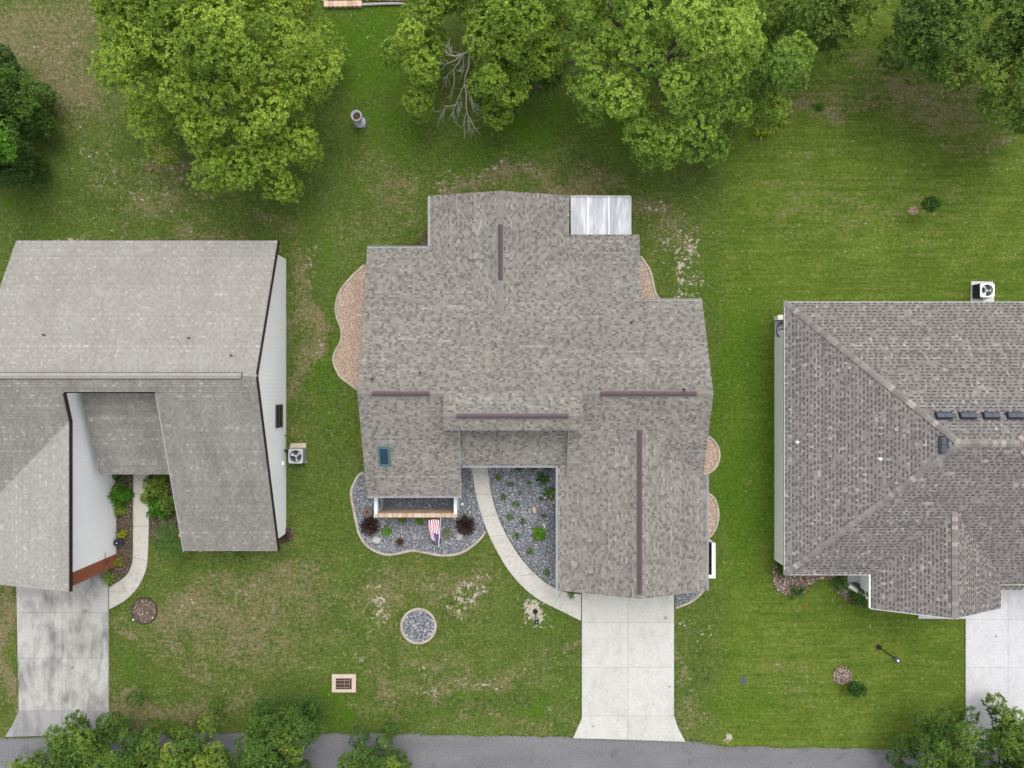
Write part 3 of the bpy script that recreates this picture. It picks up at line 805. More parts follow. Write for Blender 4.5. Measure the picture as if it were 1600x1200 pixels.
cap_run(capm, (XW, YR), (-3.2, YR), PS, PN5); cap_run(capm, (3.3, YR), (XE, YR), PS, PN5)
cap_run(capm, (XGW, 9.36), (XGW, 3.4), PGW, PGE); cap_run(capm, (XGR, -10.2), (XGR, -1.85), PGAW, PGAE)
cap_run(capm, (-3.18, YRB), (3.29, YRB), PRS, PN5)
capm.build('ridge_caps', M['shingle_main'], roof, kind='stuff')
# ridge vents
def ridge_vent(a, b):
    m = MB(); a3 = Vector(a); b3 = Vector(b); d = (b3 - a3).normalized(); s = Vector((d.y, -d.x, 0)) * 0.11
    for u0, u1, z0, z1 in ((-1, 0, 0.02, 0.085), (0, 1, 0.085, 0.02)):
        v = []
        for p in (a3, b3):
            for uu, zz in ((u0, z0), (u1, z1)):
                v.append(tuple(p + s * uu + Vector((0, 0, zz)))); v.append(tuple(p + s * uu + Vector((0, 0, zz - 0.05))))
        m.add(v, [(0,2,6,4),(1,5,7,3),(0,1,3,2),(4,6,7,5),(0,4,5,1),(2,3,7,6)])
    n = int((b3 - a3).length / 1.2)
    for i in range(1, n):
        c = a3 + d * ((b3 - a3).length * i / n)
        bar(m, c - d * 0.012 + Vector((0, 0, 0.088)), c + d * 0.012 + Vector((0, 0, 0.088)), 0.20, 0.006)
    return m.build('ridge_vent', M['ridge_vent'], house)
def xr(px, z): return (px - 800) * (H - z) / F
def yr(py, z): return (600 - py) * (H - z) / F
ridge_vent((xr(581, 4.7), YR, HR + 0.03), (xr(671, 4.7), YR, HR + 0.03))
ridge_vent((xr(938, 4.7), YR, HR + 0.03), (xr(1088, 4.7), YR, HR + 0.03))
ridge_vent((xr(713.5, 5.14), YRB, ZRB + 0.03), (xr(888, 5.14), YRB, ZRB + 0.03))
ridge_vent((XGW, yr(351, 3.4), 3.41), (XGW, yr(437, 3.4), 3.41))
ridge_vent((XGR, yr(672, 4.1), ZGR + 0.03), (XGR, yr(928, 4.1), ZGR + 0.03))
# walls under the roof
wl_ = MB()
def zs(x, y):
    c = []
    if y <= YR: c.append(pz(PS)(x, y))
    else: c.append(pz(PN5)(x, y) if y < YB else (pz(PN3)(x, y) if x < 6.3 else pz(PN5)(x, y)))
    if -4.1 < x < 2.85 and y > 3: c.append(min(pz(PGW)(x, y), pz(PGE)(x, y)))
    if x > 2.28 and y < -1.8: c.append(min(pz(PGAW)(x, y), pz(PGAE)(x, y)))
    return max(c) - 0.18
wall_run(wl_, [(-6.95, -5.1), (-6.95, 6.4), (-3.8, 6.4), (-3.8, 9.1), (2.55, 9.1), (2.55, 7.1), (6.1, 7.1), (6.1, 3.8), (9.15, 3.8), (9.15, -4.3)], zs)
wall_run(wl_, [(9.15, -4.3), (9.4, -4.3), (9.4, -9.9), (2.6, -9.9), (2.6, -3.6)], lambda x, y: min(pz(PGAW)(x, y), pz(PGAE)(x, y)) - 0.18)
wall_run(wl_, [(2.6, -3.6), (-2.75, -3.6)], lambda x, y: 2.6)
wall_run(wl_, [(-2.75, -3.6), (-2.75, -5.1), (-6.95, -5.1)], zs)
wl_.build('wall', M['sage_wall'], house)
up = MB()
wall_run(up, [(-3.05, YR), (-3.05, -1.98), (3.16, -1.98), (3.16, YR)], lambda x, y: min(pz(PRS)(x, y), pz(PN5)(x, y)) - 0.17, 2.4)
wall_run(up, [(-2.53, -1.95), (-2.53, -4.0)], lambda x, y: pz(PS)(x, y) - 0.165, 2.3)
wall_run(up, [(2.71, -1.95), (2.71, -4.0)], lambda x, y: pz(PS)(x, y) - 0.165, 2.3)
up.build('clerestory_wall', M['sage_wall'], house)
# garage door of the front wall
for k in range(4):
    m = MB(); z_ = .06 + k * .56; m.box(3.55, 8.45, -9.94, -9.905, z_, z_ + .55)
    for q in range(6): m.box(3.65 + q * .8, 4.35 + q * .8, -9.955, -9.941, z_ + .09, z_ + .46)
    m.build('garage_door_panel', M['white_trim'], house)
# gutters
gutter(house, (XW, -5.545, pz(PS)(0, -5.54)), (-2.52, -5.545, pz(PS)(0, -5.54)), (0, -1))
gutter(house, (-2.50, -4.035, 2.6), (2.26, -4.035, 2.6), (0, -1))
gutter(house, (2.275, -10.2, pz(PGAW)(2.28, 0)), (2.275, -4.05, pz(PGAW)(2.28, 0)), (-1, 0))
gutter(house, (9.605, -10.2, pz(PGAE)(9.6, 0)), (9.605, -4.45, pz(PGAE)(9.6, 0)), (1, 0))
gutter(house, (XW, 6.755, pz(PN3)(0, 6.75)), (-4.0, 6.755, pz(PN3)(0, 6.75)), (0, 1))
gutter(house, (-4.075, 6.8, pz(PGW)(-4.07, 0)), (-4.075, 9.36, pz(PGW)(-4.07, 0)), (-1, 0))
gutter(house, (6.35, 4.105, pz(PN5)(0, 4.1)), (XE, 4.105, pz(PN5)(0, 4.1)), (0, 1))
# skylight
sk0 = (xr(592, 3.3), xr(610.5, 3.3)); sk1 = (yr(727.5, 3.1), yr(698, 3.5))
fr = MB(); t = 0.09
def on_ps(x0, x1, y0, y1, z0, z1, m):
    z = pz(PS); m.prism([(x0, y0), (x1, y0), (x1, y1), (x0, y1)], lambda x, y: z(x, y) + z0, lambda x, y: z(x, y) + z1)
on_ps(sk0[0], sk0[1], sk1[0], sk1[0] + t, 0.0, 0.13, fr); on_ps(sk0[0], sk0[1], sk1[1] - t, sk1[1], 0.0, 0.13, fr)
on_ps(sk0[0], sk0[0] + t, sk1[0] + t, sk1[1] - t, 0.0, 0.13, fr); on_ps(sk0[1] - t, sk0[1], sk1[0] + t, sk1[1] - t, 0.0, 0.13, fr)
sky_fr = fr.build('skylight', M['skylight_frame'], house)
pn = MB(); on_ps(sk0[0] + t - .002, sk0[1] - t + .002, sk1[0] + t - .002, sk1[1] - t + .002, 0.02, 0.10, pn); pn.build('pane', M['skylight_glass'], sky_fr)
def vent_pipe(parent, x, y, z, mat, r=0.045, h=0.28, hood=False):
    m = MB(); m.lathe((x, y, z - 0.1), [(r * 1.15, 0.0), (r, 0.18), (r, 0.1 + h), (r * 0.7, 0.1 + h), (r * 0.7, 0.1 + h - 0.08), (0.001, 0.1 + h - 0.08)], 10)
    return m.build('vent_pipe', mat, parent)
for px, py, p in ((582, 592, PN5), (656, 582, PN5), (986.5, 503.5, PN3), (1066, 608.5, PN5)):
    x, y = xr(px, 4.4), yr(py, 4.4); 
    if p is PN3: x, y = xr(px, 3.5), yr(py, 3.5)
    vent_pipe(house, x, y, pz(p)(x, y), M['pipe_dark'])
# aluminium patio cover
pc = thing('patio_cover', 'shiny pale aluminium pan roof over the patio behind the middle house', 'patio cover', (4.4, 8.45, 0))
X0, X1, Y0, Y1 = 2.95, 5.93, 7.50, 9.40; zc = lambda x, y: 2.14 - 0.03 * (y - Y0)
xs = [X0, X0 + 0.86, X0 + 1.92, X1]
for a, b_ in zip(xs[:-1], xs[1:]):
    q = MB(); q.prism([(a + .004, Y0), (b_ - .004, Y0), (b_ - .004, Y1), (a + .004, Y1)], lambda x, y: zc(x, y) - .05, zc)
    for rx in np.arange(a + 0.15, b_ - 0.08, 0.15):
        q.prism([(rx - .008, Y0 + .04), (rx + .008, Y0 + .04), (rx + .008, Y1 - .04), (rx - .008, Y1 - .04)], lambda x, y: zc(x, y) - .01, lambda x, y: zc(x, y) + .012)
    q.build('roof_panel', M['metal_roof'], pc)
for sx in xs[1:3]:
    q = MB(); q.prism([(sx - .02, Y0), (sx + .02, Y0), (sx + .02, Y1), (sx - .02, Y1)], lambda x, y: zc(x, y) - .01, lambda x, y: zc(x, y) + .03)
    q.build('seam', M['white_pvc'], pc)
for q_ in ((X0 - .03, X1 + .03, Y1 + .003, Y1 + .06, 1.98, 2.13), (X1 + .003, X1 + .06, Y0, Y1, 1.98, 2.14)): MB().box(*q_).build('fascia', M['gutter'], pc)
for x in (X0 + .2, X1 - .1):
    MB().box(x - .04, x + .04, Y1 - .15, Y1 - .07, 0, 2.03).build('post', M['white_trim'], pc)
# courtyard side walls and brick wall
cw = thing('courtyard_wall', 'low brick wall with white side walls enclosing the little gravel court under the eave', 'wall', (-5.0, -6.7, 0))
BZ = 1.55; bx0, bx1 = xr(584, BZ), xr(714.5, BZ); by1, by0 = yr(802.5, BZ), yr(808, BZ)
core = MB(); core.box(bx0 + .012, bx1 - .012, by0 + .012, by1 - .012, 0, BZ - 0.105); core.build('mortar_core', M['mortar'], cw)
def brick_mesh(l, w, h):
    m = MB(); m.box(-l/2, l/2, -w/2, w/2, -h/2, h/2)
    me = m.mesh('brick'); me.materials.append(M['brick_pink']); return me
b_cap = brick_mesh(0.072, by1 - by0 + 0.03, 0.10); b_run = brick_mesh(0.232, 0.09, 0.067)
def put(me, name, parent, x, y, z, rz=0.0):
    o = bpy.data.objects.new(name, me); COL.objects.link(o); o.parent = parent
    l = root_loc(parent); o.location = (x - l[0], y - l[1], z - l[2]); o.rotation_euler = (0, 0, rz); return o
nb = int((bx1 - bx0) / 0.082)
for i in range(nb):
    put(b_cap, 'brick', cw, bx0 + (i + .5) * (bx1 - bx0) / nb, (by0 + by1) / 2, BZ - 0.05 + random.uniform(-.004, .004), random.uniform(-.02, .02))
nr = int((bx1 - bx0) / 0.245)
for c in range(12):
    for i in range(nr):
        x = bx0 + (i + (.5 if c % 2 else .98)) * (bx1 - bx0) / nr
        if x + .1 > bx1: continue
        put(b_run, 'brick', cw, x, by1 - 0.05, BZ - 0.145 - c * 0.078)
lowf = MB()
for c in range(12, 18):
    for i in range(nr):
        x = bx0 + (i + (.5 if c % 2 else .98)) * (bx1 - bx0) / nr
        if x + .1 > bx1: continue
        lowf.box(x - .116, x + .116, by1 - .09, by1 - .005, BZ - .178 - c * .078, BZ - .111 - c * .078)
for c in range(18):
    for i in range(nr):
        x = bx0 + (i + (.5 if c % 2 else .98)) * (bx1 - bx0) / nr
        if x + .1 > bx1: continue
        lowf.box(x - .116, x + .116, by0 + .005, by0 + .09, BZ - .178 - c * .078, BZ - .111 - c * .078)
lowf.build('lower_bricks', M['mortar'], cw, kind='stuff')
WZ = 1.75
for xa, xb in ((xr(585, WZ), xr(589.5, WZ)), (xr(709.5, WZ), xr(713.5, WZ))):
    m = MB(); m.box(xa, xb, by1 + .002, -5.02, 0, WZ - .06); m.box(xa - .015, xb + .015, by1 + .002, -5.0, WZ - .058, WZ)
    m.build('side_wall', M['sage_wall'], cw)
dt = MB(); xa = xr(589.5, WZ); bar(dt, (xa + .02, -6.35, 1.05), (xa + .02, -5.75, 1.45), 0.03, 0.05); dt.build('brace', M['pipe_dark'], cw)
# utility screen east of the garage
us = thing('utility_screen', 'white capped screen with dark slats beside the east wall of the middle house', 'screen', (10.3, -9.1, 0))
UZ = 1.3; ux1, ux0 = xr(1117.3, UZ), xr(1113, UZ); uy1, uy0 = yr(849, UZ), yr(903, UZ)
q = MB(); q.box(ux0, ux1, uy0, uy1, 0.02, UZ - .06); q.box(9.45, ux0 - .002, uy0, uy0 + .1, .02, UZ - .06)
q.build('screen_wall', M['white_trim'], us)
q = MB(); q.box(ux0 - .02, ux1 + .02, uy0 - .02, uy1 + .02, UZ - .057, UZ); q.box(9.45, ux0 - .022, uy0 - .02, uy0 + .14, UZ - .057, UZ)
q.build('cap_rail', M['white_pvc'], us)
for k in range(3):
    ya = uy0 + .12 + k * (uy1 - uy0 - .14) / 3; q = MB(); yb = ya + (uy1 - uy0 - .14) / 3 - .025
    for s in range(9):
        q.add([(ux0 - .03, ya, .08 + s * .125), (ux0 - .03, yb, .08 + s * .125), (ux0 - .075, yb, .18 + s * .125), (ux0 - .075, ya, .18 + s * .125)], [(0,1,2,3)])
        q.box(ux0 - .028, ux0 - .004, ya, yb, .07 + s * .125, .185 + s * .125)
    q.build('slat_panel', M['vent_slate'], us)
q = MB(); q.add([(9.45, uy1 + .25, 1.22), (ux1, uy1, 1.24), (ux1, uy1 - .05, 1.24), (9.45, uy1 + .2, 1.22)], [(0,1,2,3)]); q.box(9.45, ux0 - .08, uy0 + .12, uy1 - .1, 0, .55)
q.build('pump_box', M['vent_slate'], us)

# =================================================================== LEFT HOUSE
lh = thing('house', 'pale weathered shingle house on the left with tall white siding walls', 'house', (-18, 0, 0))
LR, LZ = 0.38, 5.3
LN = (0, -0.45, LZ + 0.45 * LR); LS = (0, 0.349, LZ - 0.349 * LR)
LXE, LXW = -11.72, -24.8
LSH = (0.30, 0, 4.56 + 0.30 * 20.72)                 # garage shed plane, falls to the west
LEN = (0, 0.349, 2.3 + 0.349 * 4.48)
lsN, lsS, ldk = MB(), MB(), MB()
KWL = dict(expo=0.122, wlo=0.08, whi=0.16, thick=0.034, tones=tone_left, drift=.10)
def lplane(mb, poly, p):
    if len(poly) >= 3: roof_plane(None, mb, ldk, poly, p, 0.2, **KWL)
lplane(lsN, [(LXW, LR), (LXE, LR), (LXE, 7.14), (LXW, 7.14)], LN)
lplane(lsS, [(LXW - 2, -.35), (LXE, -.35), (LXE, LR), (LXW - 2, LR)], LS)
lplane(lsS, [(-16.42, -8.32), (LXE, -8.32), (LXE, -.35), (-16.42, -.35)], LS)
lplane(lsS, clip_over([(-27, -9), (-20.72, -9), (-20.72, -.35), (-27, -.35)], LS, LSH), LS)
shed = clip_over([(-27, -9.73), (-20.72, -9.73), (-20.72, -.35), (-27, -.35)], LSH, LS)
lplane(lsN, shed, LSH)
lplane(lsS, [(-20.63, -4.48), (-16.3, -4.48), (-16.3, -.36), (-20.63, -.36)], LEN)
lroof = ldk.build('roof', M['white_trim'], lh)
lsN.build('shingles', M['shingle_left'], lroof, kind='stuff')
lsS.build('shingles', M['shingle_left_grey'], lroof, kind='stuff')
# maroon rake boards and drip edges
def rake(x, y0, y1, p, dx):
    m = MB(); bar(m, (x + dx, y0, pz(p)(x, y0) - 0.20), (x + dx, y1, pz(p)(x, y1) - 0.20), 0.034, 0.235); m.build('rake_board', M['maroon'], lh)
rake(LXE, 7.14, LR, LN, 0.026); rake(LXE, LR, -8.32, LS, 0.026); rake(-20.72, -.36, -1.72, LS, 0.026)
m = MB(); bar(m, (-20.694, -1.72, 4.36), (-20.694, -9.73, 4.36), 0.034, 0.235); m.build('rake_board', M['maroon'], lh)
for q in ((LXW, LXE, 7.143, 7.17, 2.05, 2.27), (-16.42, LXE, -8.35, -8.323, 2.05, 2.27), (-20.63, -16.42, -4.51, -4.483, 2.1, 2.31)):
    MB().box(*q).build('fascia', M['gutter'], lh)
m = MB(); bar(m, (-16.44, -8.32, pz(LS)(0, -8.32) - .2), (-16.44, -.36, pz(LS)(0, -.36) - .2), 0.03, 0.215); m.build('fascia', M['gutter'], lh)
# shingled over ridge strip with dark side slots
m = MB(); xa, xb = -27.0, xr(378, LZ)
for sgn, p in ((1, LN), (-1, LS)):
    for x in np.arange(xa, xb - .05, 0.30):
        z0 = LZ + 0.075; e = LR + sgn * 0.135
        v = [(x, LR, z0), (min(x + .31, xb), LR, z0 - .004), (min(x + .31, xb), e, pz(p)(0, e) + .055), (x, e, pz(p)(0, e) + .062)]
        m.add(v, [(0,1,2,3) if sgn < 0 else (3,2,1,0)], 0.3 + .35 * random.random())
m.build('ridge_strip', M['shingle_left'], lroof)
m = MB()
for sgn, p in ((1, LN), (-1, LS)):
    e = LR + sgn * 0.14; m.box(xa, xb, min(e, e + sgn * .022), max(e, e + sgn * .022), pz(p)(0, e) - .02, pz(p)(0, e) + .056)
m.box(xb, xb + .015, LR - .14, LR + .14, LZ - .05, LZ + .07)
m.build('ridge_slot', M['pipe_dark'], lroof)
for px, py in ((67, 523), (295, 528), (366.5, 556)):
    x, y = xr(px, 4.6), yr(py, 4.6); vent_pipe(lh, x, y, pz(LN)(x, y), M['pipe_dark'] if px < 350 else M['rust'], 0.035, 0.2)
wl_ = MB()
zl = lambda x, y: (pz(LN)(x, y) if y > LR else pz(LS)(x, y)) - 0.205
def low_wall(m, pts, zf, z0=-.1):
    wall_run(m, pts, zf, z0)
low_wall(wl_, [(-12.02, -7.95), (-12.02, 6.64), (-24.5, 6.64)], zl)
low_wall(wl_, [(-16.1, -.35), (-16.1, -7.95), (-12.02, -7.95)], zl)
low_wall(wl_, [(-21.04, -9.64), (-21.04, -1.7)], lambda x, y: pz(LSH)(x, y) - .205)
low_wall(wl_, [(-21.04, -1.7), (-21.04, .2)], zl)
low_wall(wl_, [(-21.04, -.42), (-16.1, -.42)], lambda x, y: zl(x, y))
low_wall(wl_, [(-27, -9.4), (-21.04, -9.4)], lambda x, y: pz(LSH)(x, y) - .205)
wl_.build('wall', M['siding'], lh)
# corner of the brick garage front
m = MB(); nc = 52
for c in range(nc):
    for i in range(3):
        o = (0.11 if c % 2 else 0.0)
        a = max(-9.66, -9.66 + i * .235 - o); b_ = min(-9.02, -9.66 + (i + 1) * .235 - .012 - o)
        if b_ - a < .03: continue
        m.box(-21.12, -21.0, a, b_, c * .078 - .02, c * .078 + .048)
m.box(-21.13, -21.015, -9.65, -9.03, -.05, 4.05)
m.build('brick_pilaster', M['terracotta'], lh)
# window of the east wall
wf = MB(); wy0, wy1, wz0, wz1 = -2.24, -1.06, 0.70, 1.74
wf.box(-12.015, -11.96, wy0, wy1, wz0, wz0 + .05); wf.box(-12.015, -11.96, wy0, wy1, wz1 - .05, wz1)
wf.box(-12.015, -11.96, wy0, wy0 + .05, wz0 + .05, wz1 - .05); wf.box(-12.015, -11.96, wy1 - .05, wy1, wz0 + .05, wz1 - .05)
wf.box(-12.015, -11.97, wy0 + .05, wy1 - .05, 1.2, 1.25)
wfo = wf.build('window', M['ridge_vent'], lh)
for za, zb in ((wz0 + .05, 1.2), (1.25, wz1 - .05)):
    MB().box(-12.012, -11.985, wy0 + .05, wy1 - .05, za, zb).build('pane', M['glass'], wfo)
m = MB(); m.box(-12.01, -11.93, -4.25, -4.05, .45, .65); m.build('outlet_box', M['white_pvc'], lh)
MB().tube([(-11.99, -2.72, .3), (-11.9, -2.72, .3)], .03, 8).build('spigot', M['black'], lh)
m = MB(); m.tube([(-12.0, -3.5, .35), (-11.93, -3.55, .3), (-11.86, -3.6, .25), (-11.8, -3.62, .3)], .035, 6); m.build('line_cover', M['black'], lh)
m = MB(); m.tube([(-20.99, -9.0 + .3 * math.cos(a), 1.0 + .16 * math.sin(a)) for a in np.linspace(.4, 4.6, 10)], .012, 5); m.build('hose_hook', M['pipe_dark'], lh)

# =================================================================== RIGHT HOUSE
rh = thing('house', 'brown grey hip roofed house on the right with slate box vents', 'house', (20, -3, 0))
RX0, RX1, RY0, RY1, RE = 13.54, 29.6, -9.42, 4.03, 2.6
SL = 0.46; half = (RY1 - RY0) / 2; RYM = (RY0 + RY1) / 2; RZ = RE + SL * half
RW = (SL, 0, RE - SL * RX0); REa = (-SL, 0, RE + SL * RX1); RN = (0, -SL, RE + SL * RY1); RS = (0, SL, RE - SL * RY0)
RGX, RGZ = 20.99, 4.15; gs = 0.485
RGW = (gs, 0, RGZ - gs * RGX); RGE = (-gs, 0, RGZ + gs * RGX); RGY = -11.1
KWR = dict(expo=0.165, thick=0.013, overlay=0.44, tones=tone_right)
rs_, rd_ = MB(), MB()
def rplane(poly, p):
    if len(poly) >= 3: roof_plane(None, rs_, rd_, poly, p, 0.16, **KWR)
wp = [(RX0, RY0), (RX0, RY1), (RX0 + half, RYM)]
rplane(wp, RW)
rplane([(RX0, RY1), (RX1, RY1), (RX1 - half, RYM), (RX0 + half, RYM)], RN)
rplane([(RX1, RY0), (RX1, RY1), (RX1 - half, RYM)], REa)
sp = [(RX0, RY0), (RX1, RY0), (RX1 - half, RYM), (RX0 + half, RYM)]
s_l = clip(sp, -1, 0, 17.78); rplane(s_l, RS)
s_m = clip(clip(sp, 1, 0, -17.78), -1, 0, 24.2)
rplane(clip_over(clip(s_m, -1, 0, RGX), RS, RGW), RS)
rplane(clip_over(clip(s_m, 1, 0, -RGX), RS, RGE), RS)
rplane(clip(sp, 1, 0, -24.2), RS)
rplane([(24.2, -10.3), (RX1, -10.3), (RX1, RY0), (24.2, RY0)], RS)
rplane(clip_over([(17.78, RGY), (RGX, RGY), (RGX, -4), (17.78, -4)], RGW, RS), RGW)
rplane(clip_over([(RGX, RGY), (24.2, RGY), (24.2, -4), (RGX, -4)], RGE, RS), RGE)
rroof = rd_.build('roof', M['white_trim'], rh)
rs_.build('shingles', M['shingle_right'], rroof, kind='stuff')
# hip and ridge caps, each its own shingle
def cap_mesh(half_w, ln, drop):
    m = MB(); v = []
    for x, zz in ((0, 0.0), (ln, 0.012)):
        for y in (-half_w, 0, half_w):
            v.append((x, y, zz - (drop if y else 0)))
    v += [(a, b_, c - .02) for a, b_, c in v[3:6]]
    m.add(v, [(0,3,4,1), (1,4,5,2), (3,6,7,4), (4,7,8,5)])
    me = m.mesh('ridge_cap'); me.materials.append(M['cap']); return me
def caps(a, b, lift, drop, step=0.2, hw=0.15):
    a = Vector(a); b = Vector(b); L = (b - a).length; d = (b - a) / L
    me = cap_mesh(hw, 0.24, drop)
    s = Vector((-d.y, d.x, 0)).normalized(); u = d.cross(s)
    if u.z < 0: u = -u; s = -s
    rot = Matrix((d, u.cross(d), u)).transposed().to_euler()
    l = Vector(root_loc(rroof))
    for i in range(int(L / step)):
        o = bpy.data.objects.new('ridge_cap', me); COL.objects.link(o); o.parent = rroof
        o.location = a + d * (i * step) + Vector((0, 0, lift)) - l; o.rotation_euler = rot
PKw = (RX0 + half, RYM, RZ); PKe = (RX1 - half, RYM, RZ)
caps(PKw, (RX0, RY0, RE), .05, .05); caps(PKw, (RX0, RY1, RE), .05, .05)
caps(PKw, PKe, .06, .065); caps(PKe, (24.6, -4.42, pz(RS)(0, -4.42)), .05, .05); caps(PKe, (24.6, -.97, pz(RN)(0, -.97)), .05, .05)
yv = (RGZ - RS[2]) / SL
caps((RGX, yv, RGZ), (RGX, RGY, RGZ), .06, .07)
for pa_, pb_ in (((RX0, RY1 + .03, RE - .12), (RX1, RY1 + .03, RE - .12)), ((RX0 - .03, RY0, RE - .12), (RX0 - .03, RY1 + .055, RE - .12)), ((RX0 - .055, RY0 - .03, RE - .12), (17.7, RY0 - .03, RE - .12)),
                 ((17.74, RGY, RE - .13), (17.74, -9.3, RE - .13)), ((17.78, RGY - .03, RE - .12), (RGX, RGY - .03, RGZ - .12)), ((RGX, RGY - .03, RGZ - .12), (24.2, RGY - .03, RE - .12))):
    gm_ = MB(); bar(gm_, pa_, pb_, .05, .125); gm_.build('fascia', M['white_pvc'] if pa_[0] == 17.74 else M['gutter'], rh)
m = MB(); E_ = lambda x, y: RE - .1
wall_run(m, [(16.2, 3.7), (16.2, yr(528, 0)), (13.96, yr(528, 0)), (13.96, -9.35), (18.3, -9.0)], E_)
wall_run(m, [(16.2, 3.7), (29.2, 3.7), (29.2, -10), (24, -10)], E_)
wall_run(m, [(18.45, -8.6), (18.45, -10.8), (23.9, -10.8), (23.9, -9)], lambda x, y: max(E_(x, y), min(pz(RGW)(x, y), pz(RGE)(x, y)) - .18) if y < -9.2 else E_(x, y))
m.build('wall', M['cream_wall'], rh)
# recess patio at the north west corner
m = MB(); m.box(13.97, 16.19, yr(529, 0), 3.35, 0, .10); m.build('patio_slab', M['concrete_right'], rh)
m = MB(); m.box(13.93, 16.19, 3.38, 3.58, 0, .62); m.box(13.9, 16.19, 3.36, 3.61, .622, .68); m.build('low_wall', M['cream_wall'], rh)
m = MB(); m.box(13.90, 13.955, -9.1, -8.95, .1, 2.3); m.build('downspout', M['white_trim'], rh)
# front porch
m = MB(); m.prism(W2([(1323, 880), (1323, 911), (1352, 932), (1352, 880)]), 0, .12); m.build('porch_slab', M['concrete_right'], rh)
m = MB(); a, b_ = W(1322, 912.5), W(1358, 937.5); bar(m, (a[0], a[1], 0), (b_[0], b_[1], 0), .16, .36); m.build('porch_curb', M['cream_wall'], rh)
m = MB(); m.prism(W2([(1326, 909), (1336, 908), (1348, 915.5), (1348, 925)]), .122, .135); m.build('dark_floor_sheet', M['vent_slate'], rh)  # thin dark grey sheet lying on the porch floor
for px, py in ((1247, 691), (1368, 715.5)):
    z = 4.0 if px > 1300 else 3.0
    x, y = xr(px, z), yr(py, z); vent_pipe(rh, x, y, pz(RW)(x, y), M['white_pvc'], 0.07, .16)
for px, py in ((1271, 711), (1369, 684)):
    x, y = xr(px, 3.6), yr(py, 3.6); vent_pipe(rh, x, y, pz(RW)(x, y), M['ac_grey'], 0.03, .2)
# box vents
def box_vent(px, py, p, ang, z):
    x, y = xr(px, z), yr(py, z); zz = pz(p)(x, y); s = math.hypot(p[0], p[1])
    o = bpy.data.objects.new('roof_vent', None); COL.objects.link(o); o.parent = rh
    l = root_loc(rh); o.location = (x - l[0], y - l[1], zz - l[2])
    k = math.atan(s); o.rotation_euler = (Matrix.Rotation(ang, 4, 'Z') @ Matrix.Rotation(k, 4, 'X')).to_euler()
    return o
def vent_meshes():
    res = []
    for sx in (-1, 1):
        m = MB(); xa, xb = (-.36, -.008) if sx < 0 else (.008, .36)
        v = [(xa,-.17,.03),(xb,-.17,.03),(xb,.13,.03),(xa,.13,.03),(xa,-.17,.10),(xb,-.17,.10),(xb,-.06,.175),(xa,-.06,.175),(xb,.13,.165),(xa,.13,.165)]
        m.add(v, [(0,1,5,4),(4,5,6,7),(7,6,8,9),(9,8,2,3),(0,4,7,9,3),(1,2,8,6,5),(3,2,1,0)])
        me = m.mesh('vent_hood'); me.materials.append(M['vent_slate']); res.append(('vent_hood', me))
    m = MB(); m.box(-.40, .40, -.20, .20, 0.015, .028); m.box(-.005, .005, -.15, .12, .02, .12)
    me = m.mesh('flange'); me.materials.append(M['black']); res.append(('flange', me))
    return res
vm = vent_meshes()
for px, py, p, ang, z in ((1477.5, 650, RN, math.pi, 5.3), (1515, 650, RN, math.pi, 5.3), (1551.5, 650, RN, math.pi, 5.3), (1589, 650, RN, math.pi, 5.3),
                          (1473.5, 694.5, RW, -math.pi / 2, 5.4), (1603, 694.5, REa, math.pi / 2, 5.4)):
    o = box_vent(px, py, p, ang, z)
    for nm, me in vm:
        c = bpy.data.objects.new(nm, me); COL.objects.link(c); c.parent = o

# =================================================================== beds, gravel, edging
OCT = np.array([(1,0,0),(0,1,0),(-1,0,0),(0,-1,0),(0,0,1),(0,0,-1)], float)
OCF = [(0,1,4),(1,2,4),(2,3,4),(3,0,4),(1,0,5),(2,1,5),(3,2,5),(0,3,5)]
def stones(poly, spacing, r, z, seed=1, flat=0.6, avoid=None, tone_pow=1.0):
    g = np.random.default_rng(seed)
    P = np.array(poly); x0, y0 = P.min(0); x1, y1 = P.max(0)
    xs = np.arange(x0, x1, spacing); ys = np.arange(y0, y1, spacing)
    X, Y = np.meshgrid(xs, ys); Q = np.stack([X.ravel(), Y.ravel()], 1) + g.uniform(-.5, .5, (X.size, 2)) * spacing
    Q = Q[in_poly(Q, poly)]
    if avoid is not None: Q = Q[~in_poly(Q, avoid)]
    n = len(Q); sc = r * g.uniform(.6, 1.35, n)
    V = OCT[None] * np.stack([sc * g.uniform(.8, 1.3, n), sc * g.uniform(.7, 1.1, n), sc * flat], 1)[:, None] * g.uniform(.75, 1.25, (n, 6, 1))
    a = g.uniform(0, 6.28, n); c, s = np.cos(a)[:, None], np.sin(a)[:, None]
    tilt = g.uniform(-.5, .5, n)[:, None]
    x = V[..., 0] * c - V[..., 1] * s; y = V[..., 0] * s + V[..., 1] * c; zz = V[..., 2] + V[..., 0] * tilt
    V = np.stack([x + Q[:, :1], y + Q[:, 1:], zz + z + g.uniform(-.2, .5, n)[:, None] * r], -1)
    m = MB(); T = g.random(n) ** tone_pow
    for f in OCF[:4]: pass
    m.v.append(V.reshape(-1, 3)); base = np.arange(n)[:, None] * 6
    for f in OCF[:8]:
        m.f += [tuple(q) for q in (base + np.array(f)).tolist()]; m.t += T.tolist()
    m.n = n * 6
    return m
